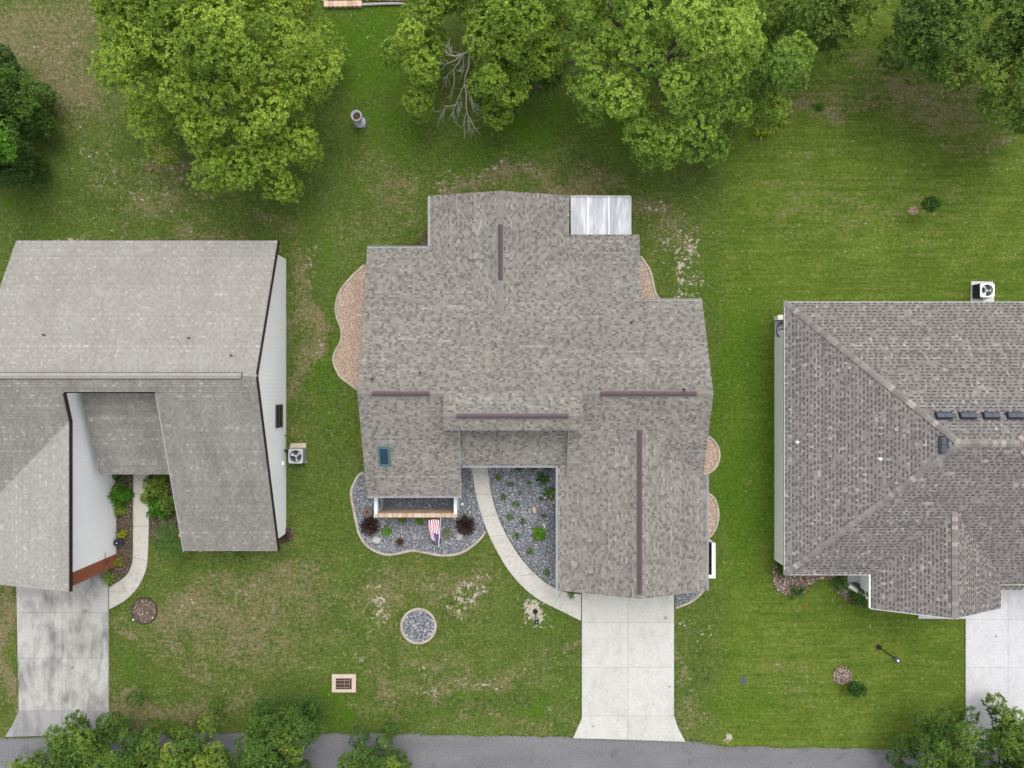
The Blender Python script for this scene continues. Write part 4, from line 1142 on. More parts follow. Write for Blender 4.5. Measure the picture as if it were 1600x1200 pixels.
def edging_strip(pts, w=0.13, h=0.09):
    m = MB(); n = len(pts); rings = []
    for i, p in enumerate(pts):
        a = np.array(pts[max(i-1, 0)]); b = np.array(pts[min(i+1, n-1)]); d = (b - a) / (np.linalg.norm(b - a) + 1e-9)
        s = np.array([d[1], -d[0]]); p = np.array(p)
        rings.append([(*(p - s*w/2), -.03), (*(p - s*w/2), h*.75), (*(p - s*w*.25), h), (*(p + s*w*.25), h), (*(p + s*w/2), h*.7), (*(p + s*w/2), -.03)])
    v = [q for r in rings for q in r]; fs = []
    for i in range(n - 1):
        for k in range(5): fs.append((i*6+k, i*6+k+1, (i+1)*6+k+1, (i+1)*6+k))
    fs += [(0,1,2,3,4,5)[::-1], tuple((n-1)*6 + k for k in range(6))]
    m.add(v, fs, [random.random() for _ in fs])
    return m
def bed(name, label, cat, outline_px, edge_px, base_mat, stone_mat, spacing, r, seed, closed_edge=False, tone_pow=1.0, raw=None, group=None):
    ol = W2(outline_px)
    if raw: ol = raw
    c = np.mean(ol, 0); t = thing(name, label, cat, (c[0], c[1], 0), group)
    MB().prism(ol, -.04, .02).build('bed_base', base_mat, t)
    EXCL.append(ol)
    stones(ol, spacing, r, .03, seed, tone_pow=tone_pow).build('stones' if 'mulch' not in name else 'bark_chips', stone_mat, t, kind='stuff')
    if edge_px:
        e = W2(edge_px); e = smooth_closed(e, 5) if closed_edge else smooth_open(e, 5)
        if closed_edge: e = e + [e[0]]
        edging_strip(e).build('edging', M['edging'], t)
    return t
left_edge = [(569,738),(561,742),(555,752),(550,763),(549,776),(553,797),(557.5,819),(562,835),(571.5,850.5),(588,861.5),(606,866.5),(625,864),(644.5,860),(664,863),(684,867),(705,867),(721.5,863),(739.4,852),(751,841),(759,830)]
wl_pts = [(755.5,815),(744,776),(738.5,742),(734,727),(732,716)]
bed('gravel_bed', 'wavy edged blue grey gravel bed below the flag and brick wall', 'garden bed', smooth_open(left_edge, 4) + wl_pts + [(575,716),(575,738)], left_edge, M['gravel_base'], M['gravel_grey'], .055, .037, 11)
bed('gravel_bed', 'blue grey gravel bed between the curved walk and the garage, dotted with grasses', 'garden bed',
    [(762.5,716),(763.5,742),(769.5,776),(780.5,811),(798,846),(822.5,881),(850.5,907.5),(869.5,918.5),(884,924.5),(886,924.5),(886,716)], None, M['gravel_base'], M['gravel_grey'], .055, .037, 12)
we = [(570,414),(549.5,433),(532,455),(525,478),(527,496),(534,516),(532.5,534),(524,550),(521.5,565),(531,587),(545,598.5),(560,610)]
bed('pebble_bed', 'wavy pink tan pebble bed along the west wall of the middle house', 'garden bed', smooth_open(we, 4) + [(590,610),(590,414)], we, M['pebble_base'], M['pebble_tan'], .052, .034, 13, tone_pow=.7)
ee = [(1001,401),(1009,413),(1016,425),(1020,442),(1023.5,457),(1030,468),(1040,474)]
bed('pebble_bed', 'narrow pink tan pebble bed in the east corner below the patio cover', 'garden bed', ee + [(1040,482),(985,482),(985,401)], ee, M['pebble_base'], M['pebble_tan'], .052, .034, 14, tone_pow=.7)
e1_ = [(1098,680),(1107,682.5),(1117,691),(1123,704.5),(1123,717),(1118,729.5),(1108,738),(1098,740)]
bed('pebble_bed', 'upper half round pebble bed bulging from the east wall of the middle house', 'garden bed', e1_ + [(1080,740),(1080,680)], e1_, M['pebble_base'], M['pebble_tan'], .052, .034, 15, tone_pow=.7)
e2_ = [(1100,769),(1108.5,772.5),(1117,781),(1121.5,798),(1121.5,809),(1118,824),(1110,837),(1100,841)]
bed('pebble_bed', 'lower half round pebble bed beside the garage, above the utility screen', 'garden bed', e2_ + [(1085,841),(1085,769)], e2_, M['pebble_base'], M['pebble_tan'], .052, .034, 16, tone_pow=.7)
se = [(1100,921),(1089,932.5),(1077,941),(1055,949.5)]
bed('gravel_bed', 'small triangle of blue grey gravel at the right of the main driveway top', 'garden bed', [(1054.5,915),(1100,915)] + se, se, M['gravel_base'], M['gravel_grey'], .055, .037, 17)
circ = [(654 + 26.5 * math.cos(a), 978 + 26.5 * math.sin(a)) for a in np.linspace(0, 2 * math.pi, 20, endpoint=False)]
bed('gravel_bed', 'round blue grey gravel ring bed alone in the front lawn', 'garden bed', circ, circ, M['gravel_base'], M['gravel_grey'], .07, .05, 18, True)
g_ = np.random.default_rng(77); ch = MB()
for k in range(34):
    a_ = g_.uniform(0, 6.28); r_ = .8 * math.sqrt(g_.random()); cx_, cy_, _ = W(654, 978); cx_ += r_ * math.cos(a_); cy_ += r_ * math.sin(a_); an = g_.uniform(0, 3.14); l_ = g_.uniform(.03, .09)
    bar(ch, (cx_, cy_, .065), (cx_ + l_ * math.cos(an), cy_ + l_ * math.sin(an), .07), .04, .02)
ring_bed = [o for o in bpy.data.objects if o.get('label', '').startswith('round blue grey')][0]
ch.build('dark_chips', M['black'], ring_bed, kind='stuff')
bed('mulch_bed', 'thin dark mulch strip at the back left inner corner of the middle house', 'garden bed', [(690,328),(670,336),(667,362),(660,376),(645,382),(600,384),(600,400),(690,400)], None, M['soil'], M['mulch_dark'], .07, .035, 19)
bed('mulch_bed', 'pale bark mulch bed at the front corner of the right house', 'garden bed', [(1208,882),(1213,882),(1232,895),(1300,895),(1310,900),(1300,905),(1280,905),(1264,917),(1252,930),(1240,934),(1225,929),(1213,920),(1207,905)], None, M['soil'], M['mulch'], .07, .05, 20)
bed('mulch_bed', 'narrow bark mulch strip beside the right house porch and garage', 'garden bed', [(1296,893),(1322,893),(1322,913),(1359,939),(1366,950),(1352,948),(1330,944),(1312,930),(1298,915)], None, M['soil'], M['mulch'], .07, .045, 21)
ci = [(1316 + 14.5 * math.cos(a) * (1 + .06 * math.sin(3 * a)), 1055 + 14.5 * math.sin(a)) for a in np.linspace(0, 2 * math.pi, 18, endpoint=False)]
bed('mulch_bed', 'round patch of pale bark mulch around the young tree on the right lawn', 'garden bed', ci, None, M['soil'], M['mulch'], .06, .05, 22)
ci = [(1427 + 8 * math.cos(a), 329 + 6.5 * math.sin(a)) for a in np.linspace(0, 2 * math.pi, 12, endpoint=False)]
bed('mulch_bed', 'small bare reddish soil patch at the foot of the young tree behind the right house', 'garden bed', ci, None, M['pebble_base'], M['mulch'], .09, .035, 23)
bed('mulch_bed', 'dark mulch bed between the left house white wall and its walk', 'garden bed', [(178,730),(208,730),(208,830),(207.5,870),(203,887),(195,898),(183,908),(172,914),(171,880),(178,880)], None, M['soil'], M['mulch_dark'], .075, .04, 24)
bed('mulch_bed', 'dark mulch bed under the shrubs right of the left house walk', 'garden bed', [(234,730),(300,730),(300,860),(262,860),(240,850),(234,830)], None, M['soil'], M['mulch_dark'], .075, .04, 25)
ci = [(226 + 20 * math.cos(a), 954 + 20 * math.sin(a)) for a in np.linspace(0, 2 * math.pi, 20, endpoint=False)]
rb_t = bed('mulch_bed', 'round mulch bed ringed with dark metal edging by the left driveway', 'garden bed', ci, None, M['soil'], M['mulch'], .075, .04, 26, tone_pow=2.0)
e = W2(ci); e = e + [e[0]]
MB().tube([(x, y, .06) for x, y in e], .028, 6).build('metal_ring', M['pipe_dark'], rb_t)
ci = [(443 + 16 * math.cos(a), 836 + 13 * math.sin(a)) for a in np.linspace(0, 2 * math.pi, 14, endpoint=False)]
bed('mulch_bed', 'dark mulch with dead fronds at the front right corner of the left house', 'garden bed', ci, None, M['soil'], M['mulch_dark'], .07, .04, 27)

# neighbour's retaining edge at the top
t = thing('retaining_edge', 'row of pink tan blocks edging a raised bed at the top of the picture', 'wall', (*W(530, 5)[:2], 0))
def block_mesh():
    m = MB(); m.prism([(-.12,-.13),(-.08,-.17),(.08,-.17),(.12,-.13),(.12,.13),(-.12,.13)], 0, .20); me = m.mesh('block'); me.materials.append(M['brick_pink']); return me
bm_ = block_mesh()
for i in range(8):
    x, y, _ = W(509.5 + i * 7.4, 5.2 - .1 * i, .2); put(bm_, 'block', t, x, y, 0, random.uniform(-.06, .06))
for i in range(3):
    x, y, _ = W(507 - (i == 1) * .5, -2.5 - i * 8, .2); put(bm_, 'block', t, x, y, 0, math.pi / 2)
rows = W2([(508, 2), (560, 1), (634, 3), (634, -60), (508, -60)])
MB().prism(rows, -.05, .06).build('bed_soil', M['soil'], t)
stones(rows, .12, .06, .07, 31).build('litter', M['rock'], t, kind='stuff')
lg = thing('edging_log', 'grey weathered log edging right of the pink blocks at the top', 'log', (*W(600, 6)[:2], 0))
MB().tube([W(563, 7.5, .08), W(590, 6.4, .08), W(612, 5.6, .09), W(632, 6.0, .08)], [.075, .07, .07, .06], 7).build('log', M['rock'], lg)

# =================================================================== foliage tools
def leaves(m, C, Nn, n_per, ln, wd, g, droop=0.25, tone_c=None, spread=1.0):
    """rosettes of small pointed leaves at centres C with outward normals Nn"""
    K = len(C); R = np.repeat(np.arange(K), n_per); n = len(R)
    a = g.uniform(0, 6.283, n)
    Nn = Nn / np.linalg.norm(Nn, axis=1, keepdims=True)
    ref = np.where(np.abs(Nn[:, 2:3]) > .9, np.array([[1., 0, 0]]), np.array([[0, 0, 1.]]))
    T1 = np.cross(Nn, ref); T1 /= np.linalg.norm(T1, axis=1, keepdims=True); T2 = np.cross(Nn, T1)
    el = g.uniform(-droop, .9, n) * spread
    D = (T1[R] * np.cos(a)[:, None] + T2[R] * np.sin(a)[:, None]) * np.cos(el)[:, None] + Nn[R] * np.sin(el)[:, None]
    S = np.cross(D, Nn[R]); S /= (np.linalg.norm(S, axis=1, keepdims=True) + 1e-9)
    L = ln * g.uniform(.65, 1.25, n)[:, None]; Wd = wd * g.uniform(.7, 1.2, n)[:, None]
    base = C[R] + D * L * .12
    tip = base + D * L
    mid = base + D * L * .5 + Nn[R] * L * .12
    V = np.stack([base, mid + S * Wd * .5, tip, mid - S * Wd * .5], 1)
    T = np.clip((tone_c[R] if tone_c is not None else .5) + g.normal(0, .14, n), 0, 1)
    m.quads(V, T)



def tree(name, label, outline_px, z_edge, z_top, base_px, mat, seed, spacing=0.88, lobe_r=0.80, n_ros=160, n_leaf=7, ln=0.125, wd=0.074, tone0=.5, trunk_r=0.22, skirt=True, group=None, cat='tree', fine_out=1.0, trunk_mat=None):
    g = np.random.default_rng(seed)
    zm = z_edge * .5 + z_top * .5
    ol = W2(outline_px, z_edge + .12 * (z_top - z_edge))
    P = np.array(ol); x0, y0 = P.min(0); x1, y1 = P.max(0)
    pts = []
    tries = g.uniform((x0, y0), (x1, y1), (9000, 2)); tries = tries[in_poly(tries, ol)]
    for q in tries:
        if all((q[0]-p[0])**2 + (q[1]-p[1])**2 > spacing**2 for p in pts): pts.append(q)
    Q = np.array(pts); d = dist_poly(Q, ol); keep = d > min(lobe_r * .48, .26 * d.max()); Q = Q[keep]; d = d[keep]
    dm = max(d.max(), .5); tt = np.clip(d / dm, 0, 1)
    Z = z_edge + (z_top - z_edge) * (1 - (1 - tt) ** 2) + g.normal(0, .60, len(Q)) * min(1, (z_top - z_edge) / 3)
    R = lobe_r * g.uniform(.72, 1.25, len(Q))
    tone = np.clip(tone0 + g.normal(0, .13, len(Q)), .1, .95)
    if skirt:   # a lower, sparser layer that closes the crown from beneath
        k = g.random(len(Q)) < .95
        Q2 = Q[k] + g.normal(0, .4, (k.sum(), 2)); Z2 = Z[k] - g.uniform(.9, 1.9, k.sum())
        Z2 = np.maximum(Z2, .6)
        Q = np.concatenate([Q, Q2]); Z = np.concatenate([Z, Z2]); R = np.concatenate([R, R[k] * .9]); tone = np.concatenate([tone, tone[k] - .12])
    cen = np.array(P.mean(0))
    m = MB(); CC = []; NN = []; TT = []
    for i in range(len(Q)):
        n = int(n_ros * (R[i] / lobe_r) ** 2)
        u = g.normal(0, 1, (n, 3)); u[:, 2] = np.abs(u[:, 2]) * .95 - .30; u /= np.linalg.norm(u, axis=1, keepdims=True)
        rad = R[i] * (1 - .35 * g.random(n) ** 2) * (1 + .16 * np.sin(u[:, 0] * 5 + i) * np.cos(u[:, 1] * 6 + 2 * i))
        c = np.array([Q[i, 0], Q[i, 1], Z[i]]) + u * rad[:, None] * np.array([1, 1, .8])
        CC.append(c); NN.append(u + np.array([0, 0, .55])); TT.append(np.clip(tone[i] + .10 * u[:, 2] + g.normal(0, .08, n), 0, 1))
    CC = np.concatenate(CC); NN = np.concatenate(NN); TT = np.concatenate(TT)
    ok = CC[:, 2] > .08
    leaves(m, CC[ok], NN[ok], n_leaf, ln, wd, g, tone_c=TT[ok])
    b = W(*base_px); t = thing(name, label, cat, (b[0], b[1], 0), group)
    m.build('crown', mat, t)
    # trunk with limbs reaching the lobes
    tm = MB(); zf = z_edge * .55
    fork = Vector((b[0] + (cen[0]-b[0]) * .35, b[1] + (cen[1]-b[1]) * .35, zf))
    tm.tube([(b[0], b[1], -.1), (b[0], b[1], .25), tuple(Vector((b[0], b[1], 0)).lerp(fork, .6)), tuple(fork)], [trunk_r * 1.35, trunk_r, trunk_r * .85, trunk_r * .75], 8)
    order = g.permutation(len(pts))[:16] if len(Q) > 16 else range(min(len(Q), len(pts)))
    for i in order:
        if i >= len(Q): continue
        e = Vector((Q[i, 0], Q[i, 1], Z[i] + .1)); mid = fork.lerp(e, .5) + Vector((g.normal(0, .25), g.normal(0, .25), .35))
        tm.tube([tuple(fork), tuple(mid), tuple(e)], [trunk_r * .5, trunk_r * .3, trunk_r * .09], 6)
    tm.build('trunk', trunk_mat or M['bark'], t)
    return t

# ------------------------------------------------------------------ big trees
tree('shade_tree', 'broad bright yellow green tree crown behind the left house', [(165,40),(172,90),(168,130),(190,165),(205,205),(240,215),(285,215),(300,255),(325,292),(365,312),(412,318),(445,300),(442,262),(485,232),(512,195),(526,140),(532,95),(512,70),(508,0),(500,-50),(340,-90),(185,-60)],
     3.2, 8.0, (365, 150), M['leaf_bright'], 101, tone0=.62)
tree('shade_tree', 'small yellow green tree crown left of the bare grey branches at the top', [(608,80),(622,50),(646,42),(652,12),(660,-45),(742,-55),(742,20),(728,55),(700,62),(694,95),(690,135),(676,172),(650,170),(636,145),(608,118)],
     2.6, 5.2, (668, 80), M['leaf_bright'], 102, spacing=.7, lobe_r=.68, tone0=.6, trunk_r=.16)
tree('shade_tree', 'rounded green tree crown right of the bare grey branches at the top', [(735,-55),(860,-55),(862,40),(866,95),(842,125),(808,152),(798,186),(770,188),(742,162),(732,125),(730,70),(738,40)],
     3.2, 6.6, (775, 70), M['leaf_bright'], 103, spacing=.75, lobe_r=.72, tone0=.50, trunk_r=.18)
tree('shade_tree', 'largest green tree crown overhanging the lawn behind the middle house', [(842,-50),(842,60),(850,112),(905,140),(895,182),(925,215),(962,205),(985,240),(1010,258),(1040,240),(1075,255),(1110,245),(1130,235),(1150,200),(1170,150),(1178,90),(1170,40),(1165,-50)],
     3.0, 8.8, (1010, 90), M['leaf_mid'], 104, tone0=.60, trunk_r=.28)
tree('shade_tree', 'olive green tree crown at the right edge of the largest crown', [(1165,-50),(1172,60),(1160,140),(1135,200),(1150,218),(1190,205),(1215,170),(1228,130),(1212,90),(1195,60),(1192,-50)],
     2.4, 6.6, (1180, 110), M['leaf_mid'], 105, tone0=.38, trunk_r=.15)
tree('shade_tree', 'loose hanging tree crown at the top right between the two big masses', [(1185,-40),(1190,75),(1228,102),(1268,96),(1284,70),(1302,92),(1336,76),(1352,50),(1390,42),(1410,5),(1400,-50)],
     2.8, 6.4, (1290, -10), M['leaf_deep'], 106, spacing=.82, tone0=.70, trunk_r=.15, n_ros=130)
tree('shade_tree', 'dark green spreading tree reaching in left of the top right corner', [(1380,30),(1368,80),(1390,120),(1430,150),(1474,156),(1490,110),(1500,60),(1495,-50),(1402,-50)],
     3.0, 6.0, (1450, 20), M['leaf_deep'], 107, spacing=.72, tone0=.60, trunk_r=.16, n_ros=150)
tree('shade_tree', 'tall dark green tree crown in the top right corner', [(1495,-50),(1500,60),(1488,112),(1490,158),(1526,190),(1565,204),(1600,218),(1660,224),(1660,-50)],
     3.0, 7.4, (1580, 60), M['leaf_deep'], 108, spacing=.72, tone0=.68, trunk_r=.2)
tree('evergreen_shrub', 'large round dark green shrub at the left edge', [(-60,100),(0,86),(42,98),(62,136),(78,172),(78,218),(62,250),(36,274),(0,280),(-60,262)],
     1.2, 4.2, (0, 185), M['leaf_dark'], 109, .6, .7, 150, 7, .13, .075, tone0=.6, trunk_r=.12, cat='shrub')
tree('evergreen_shrub', 'vivid green bushy shrub in front of the dark shrub at the left edge', [(-35,205),(0,196),(30,203),(40,228),(38,255),(20,274),(-10,280),(-35,262)],
     3.9, 5.2, (-5, 235), M['leaf_lime'], 110, .45, .5, 130, 7, .15, .085, tone0=.5, trunk_r=.08, cat='shrub', skirt=False)
tree('understory_shrub', 'low mid green shrub below the tree right of the bare branches', [(745,140),(790,150),(815,165),(800,185),(775,190),(750,178)], .8, 1.8, (778, 168), M['leaf_deep'], 111, .6, .5, 70, tone0=.6, trunk_r=.06, cat='shrub', skirt=False)
tree('understory_shrub', 'dark low shrub in the shade left of the largest crown', [(800,125),(850,115),(885,130),(880,148),(840,160),(805,155)], .8, 1.8, (845, 138), M['leaf_dark'], 112, .6, .5, 70, tone0=.5, trunk_r=.06, cat='shrub', skirt=False)
tree('understory_shrub', 'dull green low shrub under the right end of the largest crown', [(1075,205),(1150,200),(1150,235),(1120,262),(1085,262),(1065,240)], .6, 1.7, (1110, 235), M['leaf_deep'], 113, .6, .5, 60, tone0=.55, trunk_r=.06, cat='shrub', skirt=False)
# street trees at the bottom
ST = dict(spacing=.50, lobe_r=.52, n_ros=135, n_leaf=7, ln=.105, wd=.056, trunk_r=.10)
tree('street_tree', 'street tree with pale tips over the asphalt in the bottom left corner', [(22,1185),(35,1168),(62,1172),(95,1178),(105,1200),(98,1260),(30,1270),(10,1220)], 1.8, 3.8, (60, 1180), M['leaf_oak'], 121, tone0=.62, **ST)
tree('street_tree', 'dark green street tree against the left driveway apron', [(82,1118),(100,1118),(122,1104),(138,1090),(152,1108),(182,1112),(186,1150),(172,1180),(150,1230),(110,1235),(95,1170)], 2.0, 4.4, (128, 1140), M['leaf_oak'], 122, tone0=.50, **ST)
tree('street_tree', 'street tree in the bottom row right of the left driveway apron', [(185,1140),(210,1130),(245,1112),(270,1114),(275,1160),(270,1260),(180,1270),(165,1200)], 2.0, 4.6, (222, 1165), M['leaf_oak'], 123, tone0=.58, **ST)
tree('street_tree', 'bright yellow green street tree in the middle of the bottom left row', [(268,1136),(300,1114),(332,1128),(366,1116),(380,1160),(372,1250),(280,1270),(262,1200)], 2.0, 4.6, (318, 1160), M['leaf_oak'], 124, tone0=.70, **ST)
tree('street_tree', 'dark green street tree at the right end of the bottom left row', [(383,1136),(404,1112),(435,1092),(465,1098),(502,1096),(512,1118),(492,1146),(480,1180),(488,1230),(440,1270),(390,1260),(378,1200)], 2.0, 4.6, (435, 1155), M['leaf_oak'], 125, tone0=.42, **ST)
tree('street_tree', 'small street tree standing alone over the asphalt at the bottom', [(548,1160),(568,1140),(600,1138),(638,1150),(650,1172),(645,1225),(610,1260),(560,1250),(545,1210)], 1.6, 3.8, (590, 1165), M['leaf_oak'], 126, tone0=.58, **ST)
tree('street_tree', 'dark green street tree in front of the right lawn in the bottom right corner', [(1402,1148),(1416,1126),(1450,1122),(1480,1104),(1504,1108),(1510,1150),(1498,1200),(1470,1260),(1420,1240)], 2.0, 4.4, (1458, 1160), M['leaf_oak'], 127, tone0=.45, **ST)
ST2 = dict(ST); ST2['n_ros'] = 130; ST2['spacing'] = .48
tree('street_tree', 'airy street tree with gaps over the white driveway in the bottom right corner', [(1505,1116),(1530,1118),(1548,1096),(1568,1096),(1590,1124),(1628,1150),(1640,1240),(1560,1260),(1500,1220),(1512,1160)], 2.0, 4.4, (1560, 1150), M['leaf_oak'], 128, tone0=.55, **ST2)

# bare grey branches
db = thing('bare_tree', 'leafless grey branched dead tree between two green crowns at the top', 'tree', (*W(738, 70)[:2], 0))
Z6 = lambda x, y, h: W(630 + x / 6.32, 30 + y / 6.32, h)
limbs = [([(680,290),(600,340),(500,365),(430,335),(330,315)], .05, 4.6, 4.0), ([(600,340),(520,400),(420,445),(390,490),(310,540)], .04, 4.5, 3.2), ([(590,350),(540,440),(500,490),(440,550),(390,600)], .04, 4.4, 3.0),
         ([(500,490),(505,600),(480,720),(450,800)], .03, 3.8, 2.4), ([(600,350),(595,450),(590,540)], .022, 4.4, 3.4), ([(655,360),(645,480),(610,570),(605,640),(560,740),(520,840),(475,960)], .055, 4.3, 1.9),
         ([(605,640),(625,740),(620,860),(640,950),(690,1040),(745,1120)], .045, 3.4, 1.7), ([(520,850),(440,860),(380,900),(345,915)], .025, 2.4, 2.0), ([(500,880),(490,950),(515,1030)], .022, 2.2, 1.7),
         ([(610,640),(650,720),(690,830),(760,860),(830,890)], .03, 3.3, 2.2), ([(650,720),(670,820),(690,900),(740,935)], .022, 2.9, 2.0), ([(622,920),(605,1010),(600,1120)], .022, 2.2, 1.7), ([(640,960),(645,1060),(655,1150)], .022, 2.1, 1.6),
         ([(660,990),(700,1080)], .016, 2.1, 1.8), ([(430,335),(425,250)], .016, 4.1, 4.0), ([(500,365),(420,240)], .018, 4.3, 4.2), ([(520,500),(560,520),(640,420)], .016, 3.8, 4.0), ([(420,445),(365,430),(365,380)], .014, 3.9, 3.7),
         ([(440,550),(420,620)], .013, 3.2, 2.9), ([(560,740),(575,860)], .014, 2.9, 2.3), ([(540,820),(550,960)], .014, 2.5, 2.0), ([(430,860),(385,940)], .013, 2.2, 1.9), ([(690,830),(745,935)], .014, 2.6, 2.1)]
m = MB(); m.tube([W(740, 62), W(739, 66, 2.5), Z6(690, 288, 4.65)], [.10, .08, .055], 7); m.build('trunk', M['deadwood'], db)
for k, (pl, r, z0, z1) in enumerate(limbs):
    n = len(pl); pts = [Z6(x, y, z0 + (z1 - z0) * i / (n - 1)) for i, (x, y) in enumerate(pl)]
    m = MB(); m.tube(pts, [.78 * r * (1 - .72 * i / (n - 1)) for i in range(n)], 5)
    # twigs
    for j in range(7):
        i = random.randint(0, n - 2); f = random.random(); p = Vector(pts[i]).lerp(Vector(pts[i+1]), f); dd = (Vector(pts[i+1]) - Vector(pts[i])).normalized()
        e = p + (dd + Vector((random.uniform(-.9, .9), random.uniform(-.9, .9), random.uniform(-.5, .3)))) * random.uniform(.2, .5)
        m.tube([tuple(p), tuple(p.lerp(e, .5) + Vector((0, 0, .03))), tuple(e)], [.011, .008, .004], 4, cap=False)
    m.build('branch', M['deadwood'], db)
# a second dead twig poking out of the largest crown
m2 = thing('bare_branch', 'thin pale dead branch poking from the left side of the largest crown', 'branch', W(915, 108, 3.5))
m = MB()
for pl in ([(935,109),(915,107),(900,110),(890,104)], [(915,107),(903,118),(899,124)], [(905,109),(893,112)]):
    m.tube([W(x, y, 4.2) for x, y in pl], [.03, .022, .014, .008][:len(pl)], 5)
m.build('limb', M['deadwood'], m2)

# ------------------------------------------------------------------ small plants
def blade_clump(m, c, n, ln, wd, g, up=.8, droop=.5, tone=.5):
    a = g.uniform(0, 6.283, n); L = ln * g.uniform(.6, 1.1, n); u = g.uniform(.25, 1, n) * up
    D = np.stack([np.cos(a), np.sin(a), np.zeros(n)], 1); S = np.stack([-np.sin(a), np.cos(a), np.zeros(n)], 1) * (wd * .5)
    c = np.array(c); t_prev = None
    zs_ = [0, .55, .85, .75 - droop]; ds_ = [.04, .35, .72, 1.05]; ws = [.7, 1, .8, .06]
    rows = []
    for z_, d_, w_ in zip(zs_, ds_, ws):
        p = c + D * (L * d_)[:, None] + np.array([0, 0, 1.]) * (L * u * z_)[:, None]
        rows.append((p - S * w_, p + S * w_))
    T = np.clip(tone + g.normal(0, .2, n), 0, 1)
    for r0, r1 in zip(rows[:-1], rows[1:]):
        m.quads(np.stack([r0[0], r0[1], r1[1], r1[0]], 1), T)
def grass_plant(label, px, py, r_px, mat, n=46, name='ornamental_grass', group=None, seed=0, wd=.03, up=.8, cat='plant', tone=.5, z=0.02):
    g = np.random.default_rng(seed + int(px) * 7 + int(py)); x, y, _ = W(px, py)
    m = MB(); blade_clump(m, (x, y, z), n, r_px * H / F, wd, g, up, tone=tone)
    t = thing(name, label, cat, (x, y, 0), group)
    m.build('blades', mat, t); return t
g1_ = grass_plant('left dark burgundy fountain grass below the brown pot', 579, 821, 17, M['leaf_burgundy'], 260, 'fountain_grass', 'burgundy fountain grasses', 1, .03, 1.0)
g2_ = grass_plant('right dark burgundy fountain grass near the curved walk', 728, 820, 17, M['leaf_burgundy'], 260, 'fountain_grass', 'burgundy fountain grasses', 2, .03, 1.0)
G = 'small green clumps in the gravel'
grass_plant('bright green grass clump right of the left burgundy grass', 605, 830, 10, M['leaf_lime'], 90, group=G, wd=.025)
for i, (px, py, lb) in enumerate(((629, 812, 'left green clump at the foot of the brick wall'), (655, 813, 'middle green clump at the foot of the brick wall'), (675, 811, 'green clump at the foot of the brick wall beside the flag'))):
    grass_plant(lb, px, py, 9, M['leaf_deep'], 80, group=G, seed=i, tone=.6)
grass_plant('pale dusty sage clump right of the flag', 699, 833, 10, M['leaf_sage'], 70, group=G)
RB = [(779.5,745,8.5,'round green clump nearest the top of the curved walk in the right bed'),(810,731,9,'left of three green clumps along the entry gutter'),(832,731,9,'middle of three green clumps along the entry gutter'),(854.5,731,9,'right of three green clumps along the entry gutter'),
      (798,756,6.5,'faint grey green tuft right of the clump by the walk top'),(787,775.5,8,'clump with a yellow heart beside the walk'),(812.5,770,5.5,'tiny dark tuft in the upper middle of the right bed'),(826,753.5,5,'tiny dark tuft left of the big dark plant'),
      (806,787,7.5,'green tuft above the middle of the right bed'),(845,779,5,'tiny dark tuft above the pinkish stone'),(797,807.5,7.5,'green tuft by the walk left of its neighbour in mid bed'),(817,814.5,7,'green tuft left of the bright leafy bush'),
      (850,804.5,5.5,'dark tuft right of the pinkish stone'),(806.5,837.5,8,'green tuft left below the bright leafy bush'),(827.5,861,9,'grey green tuft lower in the right bed'),(853,893.5,8,'lowest green tuft near the garage in the right bed'),(892,929,9,'green tuft at the garage corner beside the drive')]
for i, (px, py, r, lb) in enumerate(RB):
    grass_plant(lb, px, py, r * .92, M['leaf_dark'] if 'dark' in lb else M['leaf_deep'], 44, group=G, seed=i, wd=.024, tone=.38 if 'dark' not in lb else .5)
def bush(label, px, py, r_px, h, mat, seed, n=260, ln=.12, wd=.06, tone=.5, name='leafy_bush', cat='bush', n_leaf=5, group=None, z0=.05):
    g = np.random.default_rng(seed); x, y, _ = W(px, py); r = r_px * H / F
    u = g.normal(0, 1, (n, 3)); u[:, 2] = np.abs(u[:, 2]); u /= np.linalg.norm(u, axis=1, keepdims=True)
    rr = (1 - .6 * g.random(n) ** 1.5) * (1 + .2 * np.sin(4 * np.arctan2(u[:, 1], u[:, 0]) + seed))
    C = np.array([x, y, z0]) + u * rr[:, None] * np.array([r, r, h])
    m = MB(); leaves(m, C, u + [0, 0, .5], n_leaf, ln, wd, g, tone_c=np.clip(tone + g.normal(0, .12, n), 0, 1))
    t = thing(name, label, cat, (x, y, 0), group); m.build('foliage', mat, t)
    s = MB()
    for k in range(5):
        e = C[k * 7 % n]; s.tube([(x, y, -.02), tuple((np.array([x, y, z0]) + e) / 2), tuple(e)], [.02, .015, .006], 5)
    s.build('stems', M['bark'], t)
    return t
bush('bright lime green leafy bush in the right gravel bed', 842, 833, 9.5, .45, M['leaf_lime'], 5, 150, .13, .06, .7)
grass_plant('dark broad leaved tropical plant below the entry corner', 848, 748, 12, M['leaf_dark'], 34, 'broadleaf_plant', wd=.08, tone=.4)
grass_plant('green broad leaved plant right against the garage gutter', 859, 771, 12, M['leaf_deep'], 26, 'broadleaf_plant', wd=.09, tone=.45)
